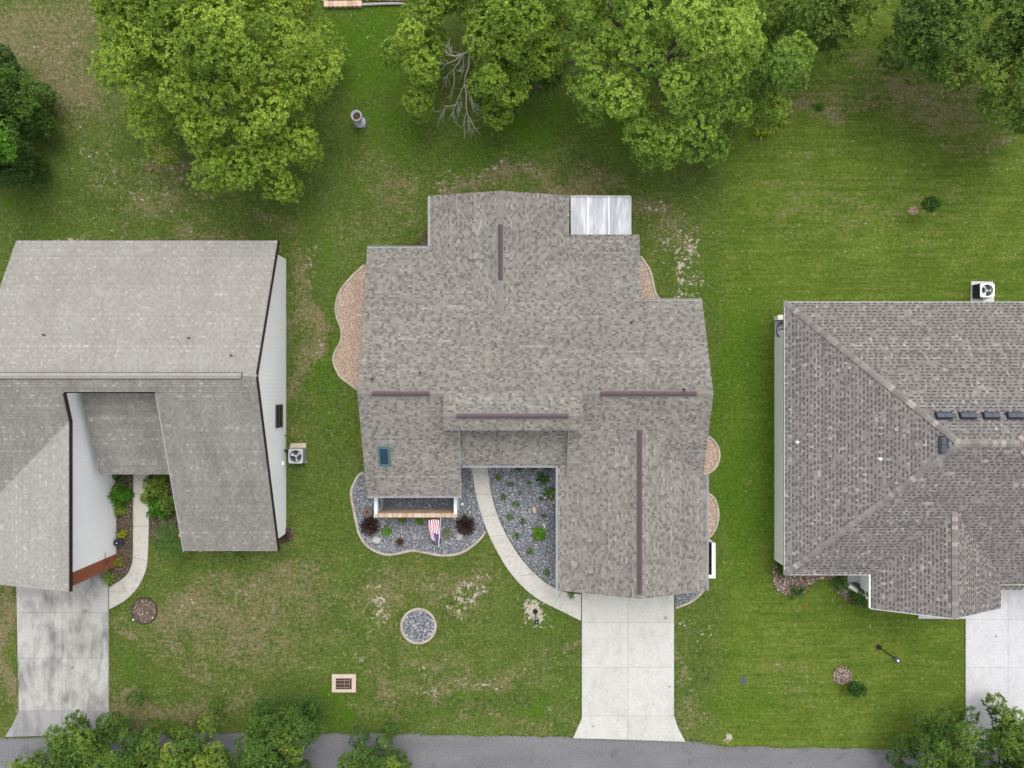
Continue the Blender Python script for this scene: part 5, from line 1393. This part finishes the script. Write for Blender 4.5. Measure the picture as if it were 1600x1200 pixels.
def rock(label, px, py, rx, ry, h, seed, mat=None, name='rock', rot=0.0):
    g = np.random.default_rng(seed); bm = bmesh.new(); bmesh.ops.create_icosphere(bm, subdivisions=3, radius=1)
    x, y, _ = W(px, py); s = H / F; dirs = g.normal(0, 1, (14, 3)); dirs /= np.linalg.norm(dirs, axis=1, keepdims=True); cut = g.uniform(.62, .95, 14)
    for v in bm.verts:
        c = np.array(v.co)
        for d, k in zip(dirs, cut):
            q = c @ d
            if q > k: c = c - d * (q - k) * .9
        v.co = Vector(c * np.array([rx * s, ry * s, h])) + Vector((0, 0, h * .25))
    me = bpy.data.meshes.new(name); bm.to_mesh(me); bm.free(); me.materials.append(mat or M['rock'])
    me.attributes.new('tone', 'FLOAT', 'FACE').data.foreach_set('value', g.random(len(me.polygons)).astype(np.float32))
    o = bpy.data.objects.new(name, me); COL.objects.link(o); o.location = (x, y, 0); o.rotation_euler = (0, 0, rot)
    return tag(o, label, 'rock')
rock('wide pale boulder at the lower left of the flag bed', 589, 843.5, 9, 6, .26, 3, rot=-.2)
rock('pale craggy rock at the right side of the flag bed', 718, 838, 6.5, 6.5, .3, 4, rot=.5)
rock('dark low rock under the tip of the flag', 681, 846, 9, 5, .22, 5, M['gravel_base'])
rock('pinkish upright stone in the middle of the right gravel bed', 834.5, 795, 4, 6.5, .32, 6, M['pink_concrete'])
rock('white rock beside the round metal ringed bed', 209, 967.5, 2.2, 2, .08, 7, M['white_flower'])
# pots
def pot(label, px, py, r, h, mat, fill, name='planter_pot', z=0.0):
    x, y, _ = W(px, py); t = thing(name, label, 'pot', (x, y, 0))
    m = MB(); m.lathe((x, y, z), [(.001, 0), (r * .72, 0), (r * .95, h * .5), (r, h * .92), (r * 1.08, h * .95), (r * 1.08, h), (r * .86, h), (r * .82, h * .72), (.001, h * .70)], 20)
    m.build('pot_body', mat, t, True)
    f = MB(); f.lathe((x, y, z), [(r * .82, h * .73), (r * .4, h * .78), (.001, h * .78)], 16); f.build('soil', fill, t)
    return t
p = pot('brown coiled pot at the left end of the brick wall', 576.5, 799.5, .24, .34, M['clay_pot'], M['soil'])
x, y, _ = W(576.5, 799.5); MB().tube([(x + r_ * math.cos(a), y + r_ * math.sin(a), .35 - .01 * k) for k, (a, r_) in enumerate((a, .22 - .012 * k) for k, a in enumerate(np.linspace(0, 11, 16)))], .022, 6).build('rope_coil', M['pebble_base'], p)
pot('brown bowl with dried plant in the lower middle of the flag bed', 626, 845.5, .22, .22, M['clay_pot'], M['mulch_dark'].copy())
x, y, _ = W(626, 845.5); grass_plant('dried brown tuft growing in the bowl in the flag bed', 626, 845.5, 7, M['leaf_burgundy'], 40, 'dried_plant', z=.16, tone=.9)
# white cup shaped urn on the back lawn
x, y, _ = W(563, 191.5); t = thing('garden_urn', 'white rimmed urn standing on the green lawn between the trees', 'urn', (x, y, 0))
MB().lathe((x, y, 0), [(.001, 0), (.30, 0), (.30, .06), (.16, .10), (.12, .35), (.16, .50), (.26, .70), (.29, .98), (.29, 1.0), (.22, 1.0), (.19, .85), (.001, .83)], 22).build('urn_body', M['ac_grey'], t, True)
MB().lathe((x, y, 0), [(.20, .86), (.1, .9), (.001, .9)], 14).build('soil', M['rust'], t)
MB().box(x - .32, x + .32, y - .30, y + .30, -.02, .05).build('plinth', M['gravel_base'], t)
# pipe ring in gravel, splash block, etc
t = thing('cleanout_cap', 'small white round pipe cap in the gravel near the curved walk', 'pipe cap', W(722.5, 787.5))
x, y, _ = W(722.5, 787.5); MB().lathe((x, y, 0), [(.075, 0), (.075, .10), (.045, .10), (.045, .03), (.001, .03)], 14).build('cap_ring', M['white_pvc'], t)
t = thing('splash_pipe', 'white slanted pipe piece beside the lime bush', 'pipe', W(851, 823)); MB().tube([W(849.5, 819, .1), W(852, 828, .05)], .045, 8).build('pipe', M['white_pvc'], t)

# ------------------------------------------------------------------ flag
fl = thing('flag', 'striped flag in red, white and blue on a white pole slanting from the brick wall', 'flag', (*W(687, 808, 1.4)[:2], 0))
A = Vector(W(688.6, 806.5, 1.50)); B = Vector(W(685.3, 855, 2.45))
MB().tube([tuple(A), tuple(B)], [.016, .013], 8).build('pole', M['white_pvc'], fl, True)
MB().lathe(tuple(B), [(.001, .035), (.024, .02), (.024, -.01), (.001, -.02)], 10).build('finial', M['yellow_flower'], fl)
bk = MB(); bk.box(A.x - .04, A.x + .04, A.y - .02, A.y + .05, 1.42, 1.56); bk.build('bracket', M['ac_grey'], fl)
# cloth: hoist narrow and gathered near the pole tip, fly drooping back towards the wall
def cloth(u, v):
    """u along the fly 0..1, v across the stripes 0..1 (0 = pole side)"""
    top = B.lerp(A, .14); 
    px = 685.8 + u * 1.8 - (v * (11 + 8.0 * min(1, u * 1.6))) + 0.5 * math.sin(u * 6 + v * 4)
    py = 849 - 35.5 * u - v * (9 * (1 - u)) + 3.2 * v * (1 - u) - 2.0 * math.sin(v * 3.1) * u
    z = 2.28 - .72 * u - .18 * v + .05 * math.sin(v * 16 + u * 3)
    return W(px, py, z)
nu, nv = 26, 39
stripe = {'r': MB(), 'w': MB(), 'b': MB()}
for i in range(nu):
    for j in range(nv):
        q = [cloth(i / nu, j / nv), cloth((i+1) / nu, j / nv), cloth((i+1) / nu, (j+1) / nv), cloth(i / nu, (j+1) / nv)]
        k = 'b' if (i / nu < .38 and j / nv < .56) else ('r' if (j // 3) % 2 == 0 else 'w')
        stripe[k].add(q, [(0, 1, 2, 3)])
stripe['r'].build('red_stripes', M['flag_red'], fl, True); stripe['w'].build('white_stripes', M['flag_white'], fl, True)
can = stripe['b'].build('blue_canton', M['flag_blue'], fl, True)
st = MB()
for a in range(5):
    for b_ in range(4):
        c = Vector(cloth(.04 + a * .075, .06 + b_ * .13)) + Vector((0, 0, .008)); r = .016
        ring = [tuple(c + Vector(((r if k % 2 == 0 else r * .42) * math.cos(k * math.pi / 5), (r if k % 2 == 0 else r * .42) * math.sin(k * math.pi / 5), 0))) for k in range(10)]
        st.add(ring, [tuple(range(10))])
st.build('stars', M['flag_white'], can)

# ------------------------------------------------------------------ AC units
def ac_unit(label, cx, cy, s, h, cab, side, pad, rot=0.0):
    t = thing('ac_unit', label, 'air conditioner', (cx, cy, 0))
    m = MB(); m.prism(pad, -.04, .07); m.build('pad', M['concrete_right'] if cab is M['ac_white'] else M['pink_concrete'], t)
    m = MB(); hh = s / 2; m.box(cx - hh + .02, cx + hh - .02, cy - hh + .02, cy + hh - .02, .075, h - .22); body = m.build('coil_body', side, t)
    gl = MB()
    for k in range(14):
        o = -hh + .05 + k * (s - .1) / 13
        gl.box(cx + o - .006, cx + o + .006, cy - hh, cy - hh + .02, .1, h - .05); gl.box(cx + o - .006, cx + o + .006, cy + hh - .02, cy + hh, .1, h - .05)
        gl.box(cx - hh, cx - hh + .02, cy + o - .006, cy + o + .006, .1, h - .05); gl.box(cx + hh - .02, cx + hh, cy + o - .006, cy + o + .006, .1, h - .05)
    gl.build('louvres', side, t)
    # top ring plate with a round opening
    tp = MB(); nseg = 32; r = s * .41; c_ = .07
    outer = []
    for k in range(nseg):
        a = 2 * math.pi * (k + .5) / nseg; ca, sa_ = math.cos(a), math.sin(a); q = hh / max(abs(ca), abs(sa_)); q = min(q, hh * 1.30)
        outer.append((cx + ca * q, cy + sa_ * q))
    inner = [(cx + r * math.cos(2 * math.pi * (k + .5) / nseg), cy + r * math.sin(2 * math.pi * (k + .5) / nseg)) for k in range(nseg)]
    v = [(x, y, h) for x, y in outer] + [(x, y, h) for x, y in inner] + [(x, y, h - .05) for x, y in outer] + [(x, y, h - .16) for x, y in inner]
    fs = []
    for k in range(nseg):
        n2 = (k + 1) % nseg
        fs += [(k, n2, nseg + n2, nseg + k), (2*nseg + k, 2*nseg + n2, n2, k), (nseg + k, nseg + n2, 3*nseg + n2, 3*nseg + k)]
    tp.add(v, fs); tp.build('top_cover', cab, t)
    w = MB(); w.lathe((cx, cy, h), [(r * 1.0, -.15), (.001, -.15)], 24); w.build('fan_well', M['dark_well'], t)
    f = MB(); f.lathe((cx, cy, h - .1), [(.075, -.03), (.075, .03), (.001, .035)], 12)
    for k in range(3):
        a0 = k * 2.094 + .6 + rot; pts = []
        for rr, da in ((.07, -.25), (.07, .25), (r * .9, .42), (r * .93, 0), (r * .82, -.28)):
            pts.append((cx + rr * math.cos(a0 + da), cy + rr * math.sin(a0 + da), h - .09 + (.03 if da > 0 else -.02)))
        f.add(pts, [(0, 4, 3, 2, 1)])
    f.build('fan', M['fan'], t)
    gr = MB()
    for rr in (.35, .62, .92):
        gr.tube([(cx + r * rr * math.cos(a), cy + r * rr * math.sin(a), h + .012) for a in np.linspace(0, 6.283, 25)], .0045, 4, cap=False)
    for k in range(8):
        a = k * math.pi / 4; gr.tube([(cx + .05 * math.cos(a), cy + .05 * math.sin(a), h + .015), (cx + r * 1.02 * math.cos(a), cy + r * 1.02 * math.sin(a), h + .008)], .0045, 4, cap=False)
    gr.build('fan_guard', M['ac_dark'], t)
    return t
ac1 = ac_unit('grey air conditioner on a pad against the left house white wall', -11.27, -3.76, .76, .80, M['ac_grey'], M['ac_grey'], [(-11.75, -3.15), (-10.95, -3.15), (-10.9, -4.2), (-11.8, -4.2), (-11.85, -3.6)])
MB().tube([(-11.62, -3.55, .4), (-11.8, -3.5, .32), (-12.0, -3.48, .3)], .035, 6).build('refrigerant_line', M['black'], ac1)
x, y, _ = W(1543, 453.5, .75)
ac2 = ac_unit('white topped air conditioner on a pad behind the right house', x, y, .74, .75, M['ac_white'], M['ac_dark'], W2([(1516.5, 439.5), (1550, 440.5), (1552, 472), (1516, 471)]), 1.4)
MB().tube([(x + .1, y - .35, .3), (x + .12, y - .75, .3), (x + .12, y - .95, .25)], .03, 6).build('refrigerant_line', M['white_pvc'], ac2)

# ------------------------------------------------------------------ lawn furniture and service covers
def lamp_post(label, bpx, h, square, base_disc=False):
    x, y, _ = W(*bpx); t = thing('lamp_post', label, 'lamp', (x, y, 0))
    MB().lathe((x, y, 0), [(.13, 0), (.13, .10), (.07, .16), (.035, .25), (.032, h - .1), (.05, h - .06), (.001, h - .06)], 10).build('post', M['black'], t)
    if square:
        m = MB(); m.box(x - .12, x + .12, y - .12, y + .12, h + .22, h + .27); m.box(x - .05, x + .05, y - .05, y + .05, h + .27, h + .32)
        for sx in (-1, 1):
            for sy in (-1, 1): m.box(x + sx * .1 - .012, x + sx * .1 + .012, y + sy * .1 - .012, y + sy * .1 + .012, h - .05, h + .22)
        m.box(x - .11, x + .11, y - .11, y + .11, h - .07, h - .04); m.build('lantern_frame', M['black'], t)
        MB().box(x - .085, x + .085, y - .085, y + .085, h - .038, h + .218).build('lantern_glass', M['ac_white'], t)
        MB().lathe((x, y, h), [(.035, .322), (.03, .335), (.001, .34)], 8).build('finial', M['ac_grey'], t)
    else:
        m = MB(); m.lathe((x, y, h), [(.06, -.06), (.12, 0), (.15, .14), (.12, .24), (.001, .26)], 14); m.build('globe', M['vent_slate'], t, True)
        MB().lathe((x, y, h), [(.05, .255), (.05, .30), (.001, .33)], 10).build('finial', M['white_pvc'], t)
    return t
lamp_post('black lamp post with square lantern on the bare sand patch in the front lawn', (836.5, 955), 1.45, True)
lamp_post('black lamp post with grey globe on the right front lawn', (1372.5, 1010.5), 1.65, False)
x, y, _ = W(1161, 1063.5); t = thing('meter_cover', 'small grey meter lid set in the right lawn', 'utility cover', (x, y, 0))
MB().prism([(x + .17 * math.cos(a), y + .2 * math.sin(a)) for a in np.linspace(0, 6.283, 14, endpoint=False)], -.03, .03).build('frame', M['gravel_base'], t)
m = MB(); m.box(x - .11, x + .11, y - .13, y + .13, .031, .045); m.box(x - .03, x + .03, y - .015, y + .015, .046, .055); m.build('lid', M['vent_slate'], t)
# storm inlet with iron grate
t = thing('storm_inlet', 'pinkish concrete storm inlet with a rusty grate near the road', 'drain', (*W(537, 1067)[:2], 0))
fr = MB(); o0, o1 = W(519, 1053), W(556.5, 1081); i0, i1 = W(525, 1059), W(550, 1076.5)
fr.box(o0[0], o1[0], i0[1], o0[1], -.4, .07); fr.box(o0[0], o1[0], o1[1], i1[1], -.4, .07)
fr.box(o0[0], i0[0], i1[1] + .001, i0[1] - .001, -.4, .068); fr.box(i1[0], o1[0], i1[1] + .001, i0[1] - .001, -.4, .068)
fr.build('concrete_frame', M['pink_concrete'], t)
EXCL.append([o0[:2], (o1[0], o0[1]), o1[:2], (o0[0], o1[1])])
MB().box(i0[0], i1[0], i1[1], i0[1], .001, .014).build('grate_bed', M['rust'], t)
for k in range(13):
    x = i0[0] + .03 + k * (i1[0] - i0[0] - .06) / 12; MB().box(x - .012, x + .012, i1[1] + .01, i0[1] - .01, .016, .05).build('grate_bar', M['rust'], t)
for k in range(3):
    y = i1[1] + .1 + k * .19; MB().box(i0[0] + .01, i1[0] - .1, y - .014, y + .014, .052, .064).build('cross_bar', M['grate_light'], t)
for k in (.55, .86):
    x = i0[0] + k * (i1[0] - i0[0]); MB().box(x - .01, x + .01, i1[1] + .03, i0[1] - .02, .066, .074).build('cross_bar', M['grate_light'], t)
# hose on the recess patio
t = thing('garden_hose', 'coiled blue hose on the white patio corner of the right house', 'hose', (*W(1219, 517)[:2], .1))
cx, cy, _ = W(1222, 516.5, .15)
pts = [(cx + (.30 + .02 * math.sin(k * 1.7)) * math.cos(a), cy + (.40 + .025 * math.cos(k * 2.1)) * math.sin(a) , .12 + .012 * (k % 9)) for k, a in enumerate(np.linspace(.6, 20, 90))]
MB().tube(pts, .018, 6).build('hose_coil', M['hose'], t, True)
MB().tube([pts[-1], (cx + .1, cy + .1, .16), (cx - .2, cy + .05, .15), (cx + .4, cy + .2, .15)], .016, 6).build('hose_tail', M['hose'], t, True)

# ------------------------------------------------------------------ plants of the neighbours
def young_tree(label, bpx, cpx, zc, r, mat, seed, trunk_mat):
    x, y, _ = W(*bpx); cx, cy, _ = W(*cpx, zc); g = np.random.default_rng(seed)
    t = thing('young_tree', label, 'tree', (x, y, 0)); n = 170
    u = g.normal(0, 1, (n, 3)); u /= np.linalg.norm(u, axis=1, keepdims=True)
    C = np.array([cx, cy, zc]) + u * (r * (1 - .5 * g.random(n) ** 2))[:, None] * np.array([1, .85, 1])
    m = MB(); leaves(m, C, u + [0, 0, .4], 6, .13, .055, g, tone_c=np.clip(.4 + g.normal(0, .2, n), 0, 1)); m.build('crown', mat, t)
    tm = MB(); tm.tube([(x, y, -.05), ((x + cx) / 2 + .02, (y + cy) / 2, zc * .5), (cx, cy, zc)], [.04, .035, .02], 7)
    for k in range(6): tm.tube([(x + (cx - x) * .8, y + (cy - y) * .8, zc * .8), tuple(C[k])], [.015, .005], 5)
    tm.build('trunk', trunk_mat, t); return t
young_tree('young dark green tree with bare trunk on the lawn behind the right house', (1429, 328), (1455.5, 318), 1.5, .40, M['leaf_dark'], 61, M['pebble_base'])
young_tree('young dark green tree beside the round mulch patch on the right lawn', (1325, 1068), (1340, 1077), .95, .40, M['leaf_dark'], 62, M['bark'])
# dark spiky plant with red bloom
x, y, _ = W(1245, 929); t = thing('spiky_plant', 'dark strappy plant with a red bloom at the mulch edge by the right house', 'plant', (x, y, 0))
g = np.random.default_rng(63); m = MB(); blade_clump(m, (x, y, .05), 16, .62, .10, g, .9, .4, .4); m.build('leaves', M['leaf_dark'], t)
fx_, fy_, fz_ = W(1258, 947, .75)
MB().tube([(x, y, .1), ((x + fx_) / 2, (y + fy_) / 2, .5), (fx_, fy_, fz_)], [.015, .012, .01], 5).build('stalk', M['leaf_deep'], t)
m = MB(); leaves(m, np.array([[fx_, fy_, fz_]] * 6) + g.normal(0, .05, (6, 3)), g.normal(0, 1, (6, 3)) + [0, 0, 1], 5, .065, .04, g, tone_c=np.full(6, .5)); m.build('bloom', M['red_flower'], t)
bush('dark green shrub at the west end of the right house front', 1220, 888, 8.5, .9, M['leaf_dark'], 64, 170, tone=.6)
bush('dark green shrub left of the right house porch', 1309, 909, 10, .8, M['leaf_dark'], 65, 190, tone=.75)
bush('dark green shrub below the right house porch curb', 1336, 931, 11, .75, M['leaf_dark'], 66, 190, tone=.7)
bush('low green shrub between porch curb and garage corner of the right house', 1350, 940, 7, .5, M['leaf_dark'], 67, 110, tone=.8)
# left house front planting
bush('bright green leafy shrub left of the left house walk', 193, 772, 15, .9, M['leaf_lime'], 71, 330, .13, .06, .35)
grass_plant('broad dark leaved frangipani like plant against the left house white wall', 181, 752, 22, M['leaf_deep'], 46, 'broadleaf_plant', wd=.11, tone=.45, up=1.2)
bush('low green groundcover clump lower on the left side of the left house walk', 190, 795, 9, .35, M['leaf_deep'], 72, 130, tone=.8)
bush('dense green shrub right of the left house walk, near the porch', 248, 760, 18, .9, M['leaf_deep'], 73, 420, .13, .06, .8)
bush('bright green shrub right of the left house walk, in the middle', 254, 792, 17, .9, M['leaf_lime'], 74, 380, .13, .06, .30)
bush('dark green shrub under the left house wing roof edge', 270, 785, 15, 1.1, M['leaf_deep'], 75, 300, .13, .06, .6)
bush('small spiky shrub at the left house walk edge', 231, 778, 7, .4, M['leaf_deep'], 76, 80, .16, .04, .9)
grass_plant('small green palm like tuft at the foot of the brick pilaster by the left driveway', 171, 902, 14, M['leaf_deep'], 70, 'cycad_plant', wd=.035, tone=.75)
def yellow_plant(label, px, py, r, seed):
    t = bush(label, px, py, r, .3, M['leaf_gold'], seed, 40, .13, .05, .65, 'flowering_plant', 'plant'); return t
yellow_plant('yellow leaved plant between the black box and the left house walk', 193, 834, 6, 81)
yellow_plant('yellow leaved plant beside the orange brick pilaster', 187, 877, 7, 82)
# sago palm
x, y, _ = W(282, 840); zc_ = .9
t = thing('sago_palm', 'sago palm with a tan cone spreading from under the left house eave', 'palm', (x, y, 0))
cz = (x, y, zc_); g = np.random.default_rng(83)
MB().lathe((x, y, 0), [(.17, -.05), (.18, .3), (.16, .8), (.001, .85)], 10).build('trunk', M['bark'], t)
px_, py_, _ = W(281, 837.5, 1.2)
MB().lathe((px_, py_, .85), [(.10, 0), (.13, .12), (.12, .24), (.07, .33), (.001, .36)], 12).build('cone', M['ball_orange'], t, True)
for k in range(27):
    a = k * 2.399 + g.uniform(-.1, .1); L = g.uniform(1.0, 1.3); lift_ = g.uniform(.05, .5)
    m = MB(); spine = []
    for i in range(9):
        s = i / 8; spine.append(Vector((x + math.cos(a) * L * s, y + math.sin(a) * L * s, zc_ + lift_ * math.sin(s * 2.2) * .7 - .45 * s * s)))
    m.tube([tuple(p) for p in spine], [.012 * (1 - .7 * i / 8) for i in range(9)], 4, .3, False)
    side = Vector((-math.sin(a), math.cos(a), 0)); fwd = Vector((math.cos(a), math.sin(a), 0))
    for i in range(1, 16):
        s = i / 16; q = s * 8; p = spine[int(q)].lerp(spine[min(8, int(q) + 1)], q - int(q)); ll = .24 * math.sin(math.pi * (s * .85 + .12)) + .03
        for sg in (-1, 1):
            tip = p + (side * sg + fwd * .9).normalized() * ll + Vector((0, 0, .03)); w_ = fwd * .024
            m.add([tuple(p - w_), tuple(p + w_), tuple(tip + w_ * .35), tuple(tip - w_ * .35)], [(0, 1, 2, 3)], float(np.clip(g.normal(.62, .25), 0, 1)))
    m.build('frond', M['leaf_dark'], t)
grass_plant('strappy green plant poking out below the left house wing eave', 372, 862, 20, M['leaf_deep'], 34, 'broadleaf_plant', wd=.05, tone=.6)
grass_plant('dead brown frond tuft at the front right corner of the left house', 445, 836, 12, M['leaf_burgundy'], 60, 'dried_plant', tone=1.0)
x, y, _ = W(189, 846); t = thing('hose_box', 'black hose box on the mulch against the left house white wall', 'box', (x, y, 0))
m = MB(); m.prism([(x - .2, y - .13), (x - .15, y - .17), (x + .15, y - .17), (x + .2, y - .13), (x + .2, y + .13), (x + .15, y + .17), (x - .15, y + .17), (x - .2, y + .13)], 0, .36); m.build('box_body', M['vent_slate'], t)
m = MB(); m.lathe((x + .02, y, .36), [(.17, .002), (.15, .03), (.001, .04)], 14); m.build('lid', M['black'], t)
m = MB(); m.lathe((x, y, .40), [(.03, 0), (.03, .03), (.001, .035)], 8); m.build('knob', M['white_pvc'], t)
# yellow and green shell ginger at the right end of the trees
gg = thing('variegated_ginger', 'yellow striped tropical plant at the right foot of the tree group', 'plant', (*W(1208, 190)[:2], 0)); m = MB(); g = np.random.default_rng(91)
for px, py in ((1213, 160), (1217, 175), (1207, 185), (1196, 203), (1186, 212), (1205, 198), (1215, 190)):
    x, y, _ = W(px, py); blade_clump(m, (x, y, .1), 26, .55, .075, g, 1.1, .5, .6)
m.build('leaves', M['leaf_gold'], gg)
bush('tiny bright green sprout on the bare brown ground at the upper right', 1279, 168, 6, .25, M['leaf_lime'], 92, 50, .1, .05, .2, 'sprout', 'plant')

# ------------------------------------------------------------------ grass blades over the lawn
g = np.random.default_rng(500); nb = 230000
Q = g.uniform((-27.5, -20.5), (27.5, 20.5), (nb, 2))
for fp in ([(XW + .2, 6.4), (-3.8, 6.4), (-3.8, 9.1), (2.6, 9.1), (6.1, 7), (6.1, 4), (9.2, 4), (9.2, -10), (2.6, -10), (2.6, -4), (-2.7, -5), (XW + .2, -5)],
           [(-12, -7.9), (-12, 6.6), (-30, 6.6), (-30, -9.4), (-21, -9.4), (-21, -4), (-16.2, -4), (-16.2, -7.9)],
           [(13.95, -9.4), (13.95, 3.7), (30, 3.7), (30, -10.8), (18.5, -10.8), (18.5, -9.4)]):
    EXCL.append(fp)
keep = np.ones(nb, bool)
for poly in EXCL: keep &= ~in_poly(Q, poly)
Q = Q[keep]; dry_, sand_, lush_, mow_ = ground_fields(Q[:, 0], Q[:, 1])
keep = g.random(len(Q)) > np.clip(sand_ * 1.5, 0, .97); Q, dry_, lush_, mow_ = Q[keep], dry_[keep], lush_[keep], mow_[keep]
fr_ = []
for poly in EXCL[:-3]:
    for p0, p1 in zip(poly, list(poly[1:]) + [poly[0]]):
        p0 = np.array(p0[:2]); p1 = np.array(p1[:2]); k = min(int(np.linalg.norm(p1 - p0) / .022), 4000)
        if k > 0 and abs(p0).max() < 40 and abs(p1).max() < 40: fr_.append(p0 + (p1 - p0) * g.random((k, 1)) + g.normal(0, .03, (k, 2)))
fr_ = np.concatenate(fr_); ok_ = np.ones(len(fr_), bool)
for poly in EXCL[-3:]: ok_ &= ~in_poly(fr_, poly)
fr_ = fr_[ok_]; nq = len(Q)
Q = np.concatenate([Q, fr_]); fd = ground_fields(fr_[:, 0], fr_[:, 1])
dry_, lush_, mow_ = (np.concatenate([u_, w_]) for u_, w_ in ((dry_, fd[0]), (lush_, fd[2]), (mow_, fd[3])))
n = len(Q); a = g.uniform(0, 6.283, n); L = g.uniform(.035, .085, n); lean = g.uniform(.3, 1.1, n); L[nq:] *= 1.5
D = np.stack([np.cos(a), np.sin(a)], 1); S = np.stack([-np.sin(a), np.cos(a)], 1) * g.uniform(.006, .014, n)[:, None]
V = np.zeros((n, 3, 3)); V[:, 0, :2] = Q - S; V[:, 1, :2] = Q + S; V[:, 2, :2] = Q + D * (L * lean)[:, None]; V[:, :2, 2] = .001; V[:, 2, 2] = L * .8
T = np.clip(.42 + .22 * mow_ - .30 * lush_ + .45 * dry_ * (g.random(n) < .75) + g.normal(0, .10, n), 0, 1)
m = MB(); m.tris(V, T)
M['blade'] = mat_leaf('grass_blade', [(0, (0.035, 0.085, 0.008)), (.35, (0.08, 0.125, 0.018)), (.62, (0.135, 0.175, 0.02)), (.8, (0.22, 0.20, 0.085)), (1, (0.36, 0.31, 0.18))], .3, .8)
m.build('grass', M['blade'], kind='stuff')
# broad leaved weeds and fallen leaves in the grass
g = np.random.default_rng(900); m = MB()
W_ = [(W(x_, y_)[:2], sx_, sy_, k_) for x_, y_, sx_, sy_, k_ in ((760, 1098, 4.5, .5, 130), (420, 1000, 6, 1.6, 120), (250, 260, 4, 2, 90), (640, 990, 3, 2, 60), (515, 640, .6, 5, 90), (700, 260, 4, 1, 60), (1090, 1060, .7, 2, 50), (1340, 160, 4, .8, 50), (880, 250, 3, .8, 40))]
for (x_, y_), sx_, sy_, k_ in W_:
    for _ in range(k_):
        p_ = np.array([[x_ + g.normal(0, sx_ * .6), y_ + g.normal(0, sy_ * .6)]])
        if any(in_poly(p_, q_)[0] for q_ in EXCL): continue
        blade_clump(m, (p_[0, 0], p_[0, 1], .01), 9, g.uniform(.05, .13), .035, g, .5, .4, g.uniform(.05, .55))
m.build('weeds', M['leaf_deep'], kind='stuff')
Q = np.concatenate([np.stack([W(x_, y_)[0] + g.normal(0, sx_, k_), W(x_, y_)[1] + g.normal(0, sy_, k_)], 1) for x_, y_, sx_, sy_, k_ in
    ((780, 275, 3.5, .9, 420), (250, 270, 4, 2, 380), (1320, 160, 4.5, .8, 420), (600, 280, 2.5, 1.2, 160), (440, 960, 5, 2, 220), (680, 930, 3, 1, 140), (1060, 400, .9, 2, 160), (1130, 215, 1.5, .6, 120), (60, 150, 2, 3, 200))])
ok_ = np.ones(len(Q), bool)
for q_ in EXCL: ok_ &= ~in_poly(Q, q_)
Q = Q[ok_]; m = MB()
leaves(m, np.concatenate([Q, np.full((len(Q), 1), .035)], 1), np.tile([0, 0, 1.], (len(Q), 1)) + g.normal(0, .3, (len(Q), 3)), 1, .075, .04, g, tone_c=g.uniform(0, 1, len(Q)))
m.build('leaf_litter', mat_leaf('fallen_leaf', [(0, (0.10, 0.06, 0.03)), (.5, (0.24, 0.16, 0.09)), (1, (0.42, 0.33, 0.20))], .1, .8), kind='stuff')
print('objects', len(bpy.data.objects), 'tris approx', sum(len(o.data.polygons) for o in bpy.data.objects if o.type == 'MESH'))
